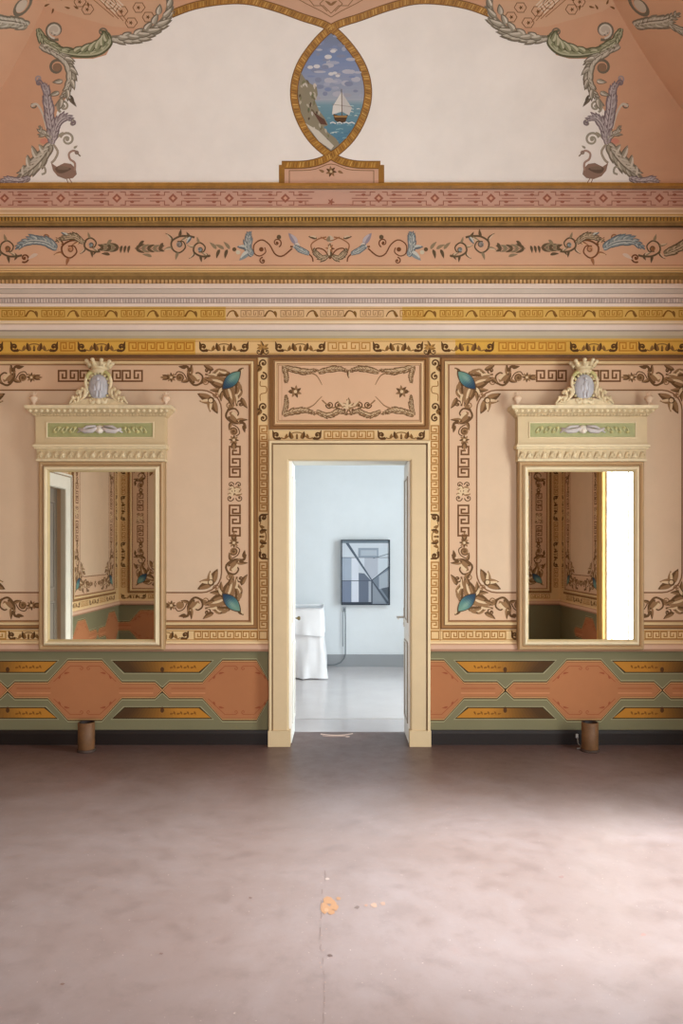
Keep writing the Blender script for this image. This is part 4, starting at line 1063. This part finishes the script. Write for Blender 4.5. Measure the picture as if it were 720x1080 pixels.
    def cur(pts, rad, c=CC):
        p = spline(pts, 16); m = len(p)
        b.tube([(x, Y-.025, z+h) for x, h in p], [rad*(1-.55*abs(2*i/(m-1)-1)**2) for i in range(m)], c, 7)
    for sd in (1, -1):
        cur([(sd*.23, .008), (sd*.2, .05), (sd*.165, .062), (sd*.16, .03), (sd*.185, .025)], .014)
        cur([(sd*.17, .02), (sd*.14, .07), (sd*.15, .11), (sd*.17, .1), (sd*.16, .085)], .014)
        cur([(sd*.15, .03), (sd*.11, .07), (sd*.105, .12), (sd*.13, .125), (sd*.13, .105)], .015)
        cur([(sd*.12, .05), (sd*.088, .1), (sd*.1, .17), (sd*.094, .22), (sd*.07, .24)], .013, MCL)
        cur([(sd*.07, .05), (sd*.05, .02), (sd*.02, .035), (0, .02)], .018, MCL)
        for x, h in ((.2, .06), (.15, .1), (.125, .13), (.11, .075), (.185, .03), (.16, .06)): b.ell(sd*x, Y-.03, z+h, .014, .012, .014, jit(CC, 12))
        b.leafd = None
        cur([(sd*.02, .255), (sd*.055, .26), (sd*.085, .235), (sd*.082, .205)], .016, (186, 174, 116))
    b.ell(0, Y-.03, z+.03, .03, .018, .026, MCL)
    b.build('crest', CARVED, r, True)
    b = MB(); b.ell(0, Y-.012, z+.142, .082, .036, .108, (178, 174, 176), 20, 10)
    for k in range(20):
        a = 2*PI*k/20; b.ell(.086*math.cos(a), Y-.02, z+.142+.112*math.sin(a), .012, .014, .012, (200, 184, 140))
    sh = b.build('shield', CARVED, r, True)
    b = MB(); FG = (194, 190, 192)
    b.ell(.004, Y-.046, z+.15, .020, .010, .042, FG); b.ell(.002, Y-.048, z+.204, .012, .010, .014, FG); b.ell(-.022, Y-.044, z+.135, .012, .008, .03, FG); b.ell(.030, Y-.044, z+.14, .010, .008, .034, FG); b.ell(-.006, Y-.044, z+.088, .012, .008, .03, FG); b.ell(.02, Y-.044, z+.086, .011, .008, .03, FG)
    b.build('relief_figure', CARVED, sh, True)
    b = MB(); zc = z+.262
    b.lathe(0, Y, [(.05, zc-.012), (.062, zc), (.066, zc+.014), (.056, zc+.022), (.062, zc+.034), (.088, zc+.068), (.084, zc+.068), (.05, zc+.03), (.05, zc-.012)], CC, 20)
    for k in range(9):
        a = 2*PI*k/9+.3; b.tube([(.07*math.cos(a), Y+.07*math.sin(a), zc+.045), (.09*math.cos(a), Y+.09*math.sin(a), zc+.070), (.1*math.cos(a), Y+.1*math.sin(a), zc+.076)], [.020, .016, .010], CC, 6); b.ell(.1*math.cos(a), Y+.1*math.sin(a), zc+.08, .017, .017, .015, MCL)
    b.build('crown', CARVED, r, True)
    return r
def children(o): return [x for x in bpy.data.objects if x.parent == o]
def copy_tree(o, parent=None):
    c = o.copy(); C.objects.link(c)
    if parent: c.parent = parent
    for ch in children(o): copy_tree(ch, c)
    return c
m1 = make_mirror()
m2 = copy_tree(m1)
m1.location = (-1.909, -.002, .772); m2.location = (1.937, -.002, .772)
tag(m1, 'tall cream carved wall mirror left of the doorway, crown crest, reflecting a grey door', 'mirror', 'carved wall mirrors beside the doorway')
tag(m2, 'tall cream carved wall mirror right of the doorway, crown crest, reflecting a bright window', 'mirror', 'carved wall mirrors beside the doorway')

# ------------------------------------------------------------------ metal cylinders on the floor
def make_can():
    r = empty('cylinder_uplight', (0, 0, 0))
    b = MB(); RC, DK = (108, 74, 46), (40, 28, 22)
    b.lathe(0, 0, [(.001, .018), (.062, .018), (.064, .022), (.064, .226), (.060, .228), (.056, .224), (.056, .06), (.001, .058)], [RC, RC, RC, RC, DK, DK, DK], 32)
    b.build('body', RUST, r, True)
    b = MB(); b.lathe(0, 0, [(.001, 0), (.07, 0), (.072, .004), (.072, .016), (.066, .02), (.001, .02)], (72, 56, 48), 32); b.build('base_ring', RUST, r, False)
    b = MB(); b.lathe(0, 0, [(.001, .06), (.044, .06), (.05, .09), (.05, .12), (.02, .13), (.001, .13)], (120, 116, 108), 20); b.build('lamp_bulb', PLAIN, r, True)
    return r
c1 = make_can(); c2 = copy_tree(c1)
c1.location = (-1.985, -.20, 0); c1.rotation_euler = (0, 0, 0); c2.location = (1.962, -.20, 0)
tag(c1, 'short brown metal cylinder standing on the floor under the left mirror', 'floor light', 'short metal floor cylinders')
tag(c2, 'short brown metal cylinder standing on the floor under the right mirror beside a white plug', 'floor light', 'short metal floor cylinders')
b = MB(); q = F(608.3, 776.3, .03); b.box(q.x-.008, q.x+.008, -.034, -.0205, q.z-.016, q.z+.016, (222, 220, 216)); 
pg = b.build('plug', PLAIN); tag(pg, 'tiny white plug on the dark baseboard left of the right cylinder', 'plug')
b = MB(); p0 = (q.x, -.035, q.z-.008); b.tube([p0, (q.x+.002, -.05, .02), (q.x+.012, -.08, .005), (q.x+.02, -.12, .005), (1.878, -.15, .006)], .0045, (150, 146, 140)); 
tag(b.build('lamp_cord', PLAIN, None, True), 'thin grey cord from the white plug to the right cylinder', 'cord')

# ------------------------------------------------------------------ chips and marks in the floor
def floor_px(px, py):
    d = CAMH*FL/(py-CY); return ((px-CX)/FL*d, d-D)
def floor_map(u, v, d):
    x, y = floor_px(u, v); return Vector((x, y, d))
P = Paint(floor_map, None, .0004); rc_ = random.Random(11)
def blob(x, y, rx, ry, c, n=11, l=1):
    P.poly([(x+rx*rc_.uniform(.6, 1.15)*math.cos(2*PI*k/n), y+ry*rc_.uniform(.6, 1.15)*math.sin(2*PI*k/n)) for k in range(n)], c, l)
for x, y, rx, ry in ((346, 950, 8, 4), (343, 958, 6, 6), (352, 956, 5, 5), (349, 962, 5, 3), (357, 948, 3, 2)): blob(x, y, rx, ry, (150, 112, 84))
blob(344, 960, 3, 2, (158, 124, 98), 9, 2)
for x, y, rx, ry, c in ((376.5, 957, 3.4, 2, (104, 88, 84)), (394, 955, 4, 2.6, (158, 128, 112)), (404, 953, 3, 2, (152, 124, 110)), (386, 955, 2, 1.4, (150, 118, 104)), (348, 1008, 3, 1.6, (96, 78, 74)), (345, 927, 2.5, 1.6, (164, 146, 138)), (264, 947, 2, 1.2, (110, 88, 82)), (66, 1038, 2.5, 1.4, (110, 84, 76)), (592, 925, 3, 1.4, (130, 104, 100)), (678, 986, 3, 1.6, (140, 110, 104)), (170, 1006, 2, 1.2, (112, 88, 82))): blob(x, y, rx, ry, c, 9)
yy_ = 918.0
while yy_ < 1086:
    ln_ = rc_.uniform(4, 13); xx_ = 340+2.5*math.sin(yy_/23)+rc_.uniform(-.8, .8)
    P.stroke([(xx_, yy_), (xx_+rc_.uniform(-1, 1), yy_+ln_*.5), (xx_+rc_.uniform(-1, 1), yy_+ln_)], .5, (118, 98, 93), 1, .3)
    yy_ += ln_+rc_.uniform(1, 9)
for k in range(9): blob(341+rc_.uniform(-4, 4), 968+k*11+rc_.uniform(-4, 4), 1.0, .6, (150, 124, 114), 7)
P.build('chipped_patch', floor, PLAIN)
P = Paint(floor_map, None, .0006)
P.stroke(spline([(338, 774.3), (350, 775.6), (362, 775.4), (372, 773.8)], 10), .9, (226, 196, 180), 1); P.stroke(spline([(340, 776), (352, 777), (364, 776.4)], 8), .6, (206, 170, 156), 1); blob(366, 777, 3, .7, (210, 180, 166), 8)
P.build('paint_scrape', floor, PLAIN)

# ------------------------------------------------------------------ light
def area(name, loc, rot, sx, sy, power, col):
    l = bpy.data.lights.new(name, 'AREA'); l.shape = 'RECTANGLE'; l.size = sx; l.size_y = sy; l.energy = power; l.color = col
    o = bpy.data.objects.new(name, l); C.objects.link(o); o.location = loc; o.rotation_euler = rot
    return o
beam = area('sunny_sky', (6.0, mid, 4.1), (0, PI/2-.60, 0), 3.0, 1.5, 200, (.93, .97, 1)); beam.data.spread = math.radians(50)
area('window_daylight', (3.36, mid, 2.1), (0, PI/2, 0), 3.5, 1.34, 165, (.90, .96, 1)).data.spread = math.radians(170)
area('rear_daylight', (1.3, -7.2, 1.2), (PI/2, 0, 0), 3.0, 2.0, 130, (.90, .96, 1))
area('far_room_daylight', (2.6, 1.65, 1.6), (0, PI/2, 0), 2.1, 1.9, 100, (.86, .93, 1.0))
w = bpy.data.worlds.new('daylight'); bpy.context.scene.world = w; w.use_nodes = True
w.node_tree.nodes['Background'].inputs['Color'].default_value = (.95, .97, 1, 1); w.node_tree.nodes['Background'].inputs['Strength'].default_value = 1.0

# ------------------------------------------------------------------ camera
cam = bpy.data.cameras.new('camera'); co = bpy.data.objects.new('camera', cam); C.objects.link(co)
co.location = (0, -D, CAMH); co.rotation_euler = (PI/2, 0, 0)
cam.sensor_fit = 'HORIZONTAL'; cam.sensor_width = 36; cam.lens = 36*FL/720
cam.shift_x = (360-CX)/720; cam.shift_y = (CY-540)/720; cam.clip_start = .02
s = bpy.context.scene; s.camera = co
s.view_settings.view_transform = 'Standard'; s.view_settings.look = 'None'; s.view_settings.gamma = 1; s.view_settings.use_curve_mapping = False
s.view_settings.exposure = 0.5
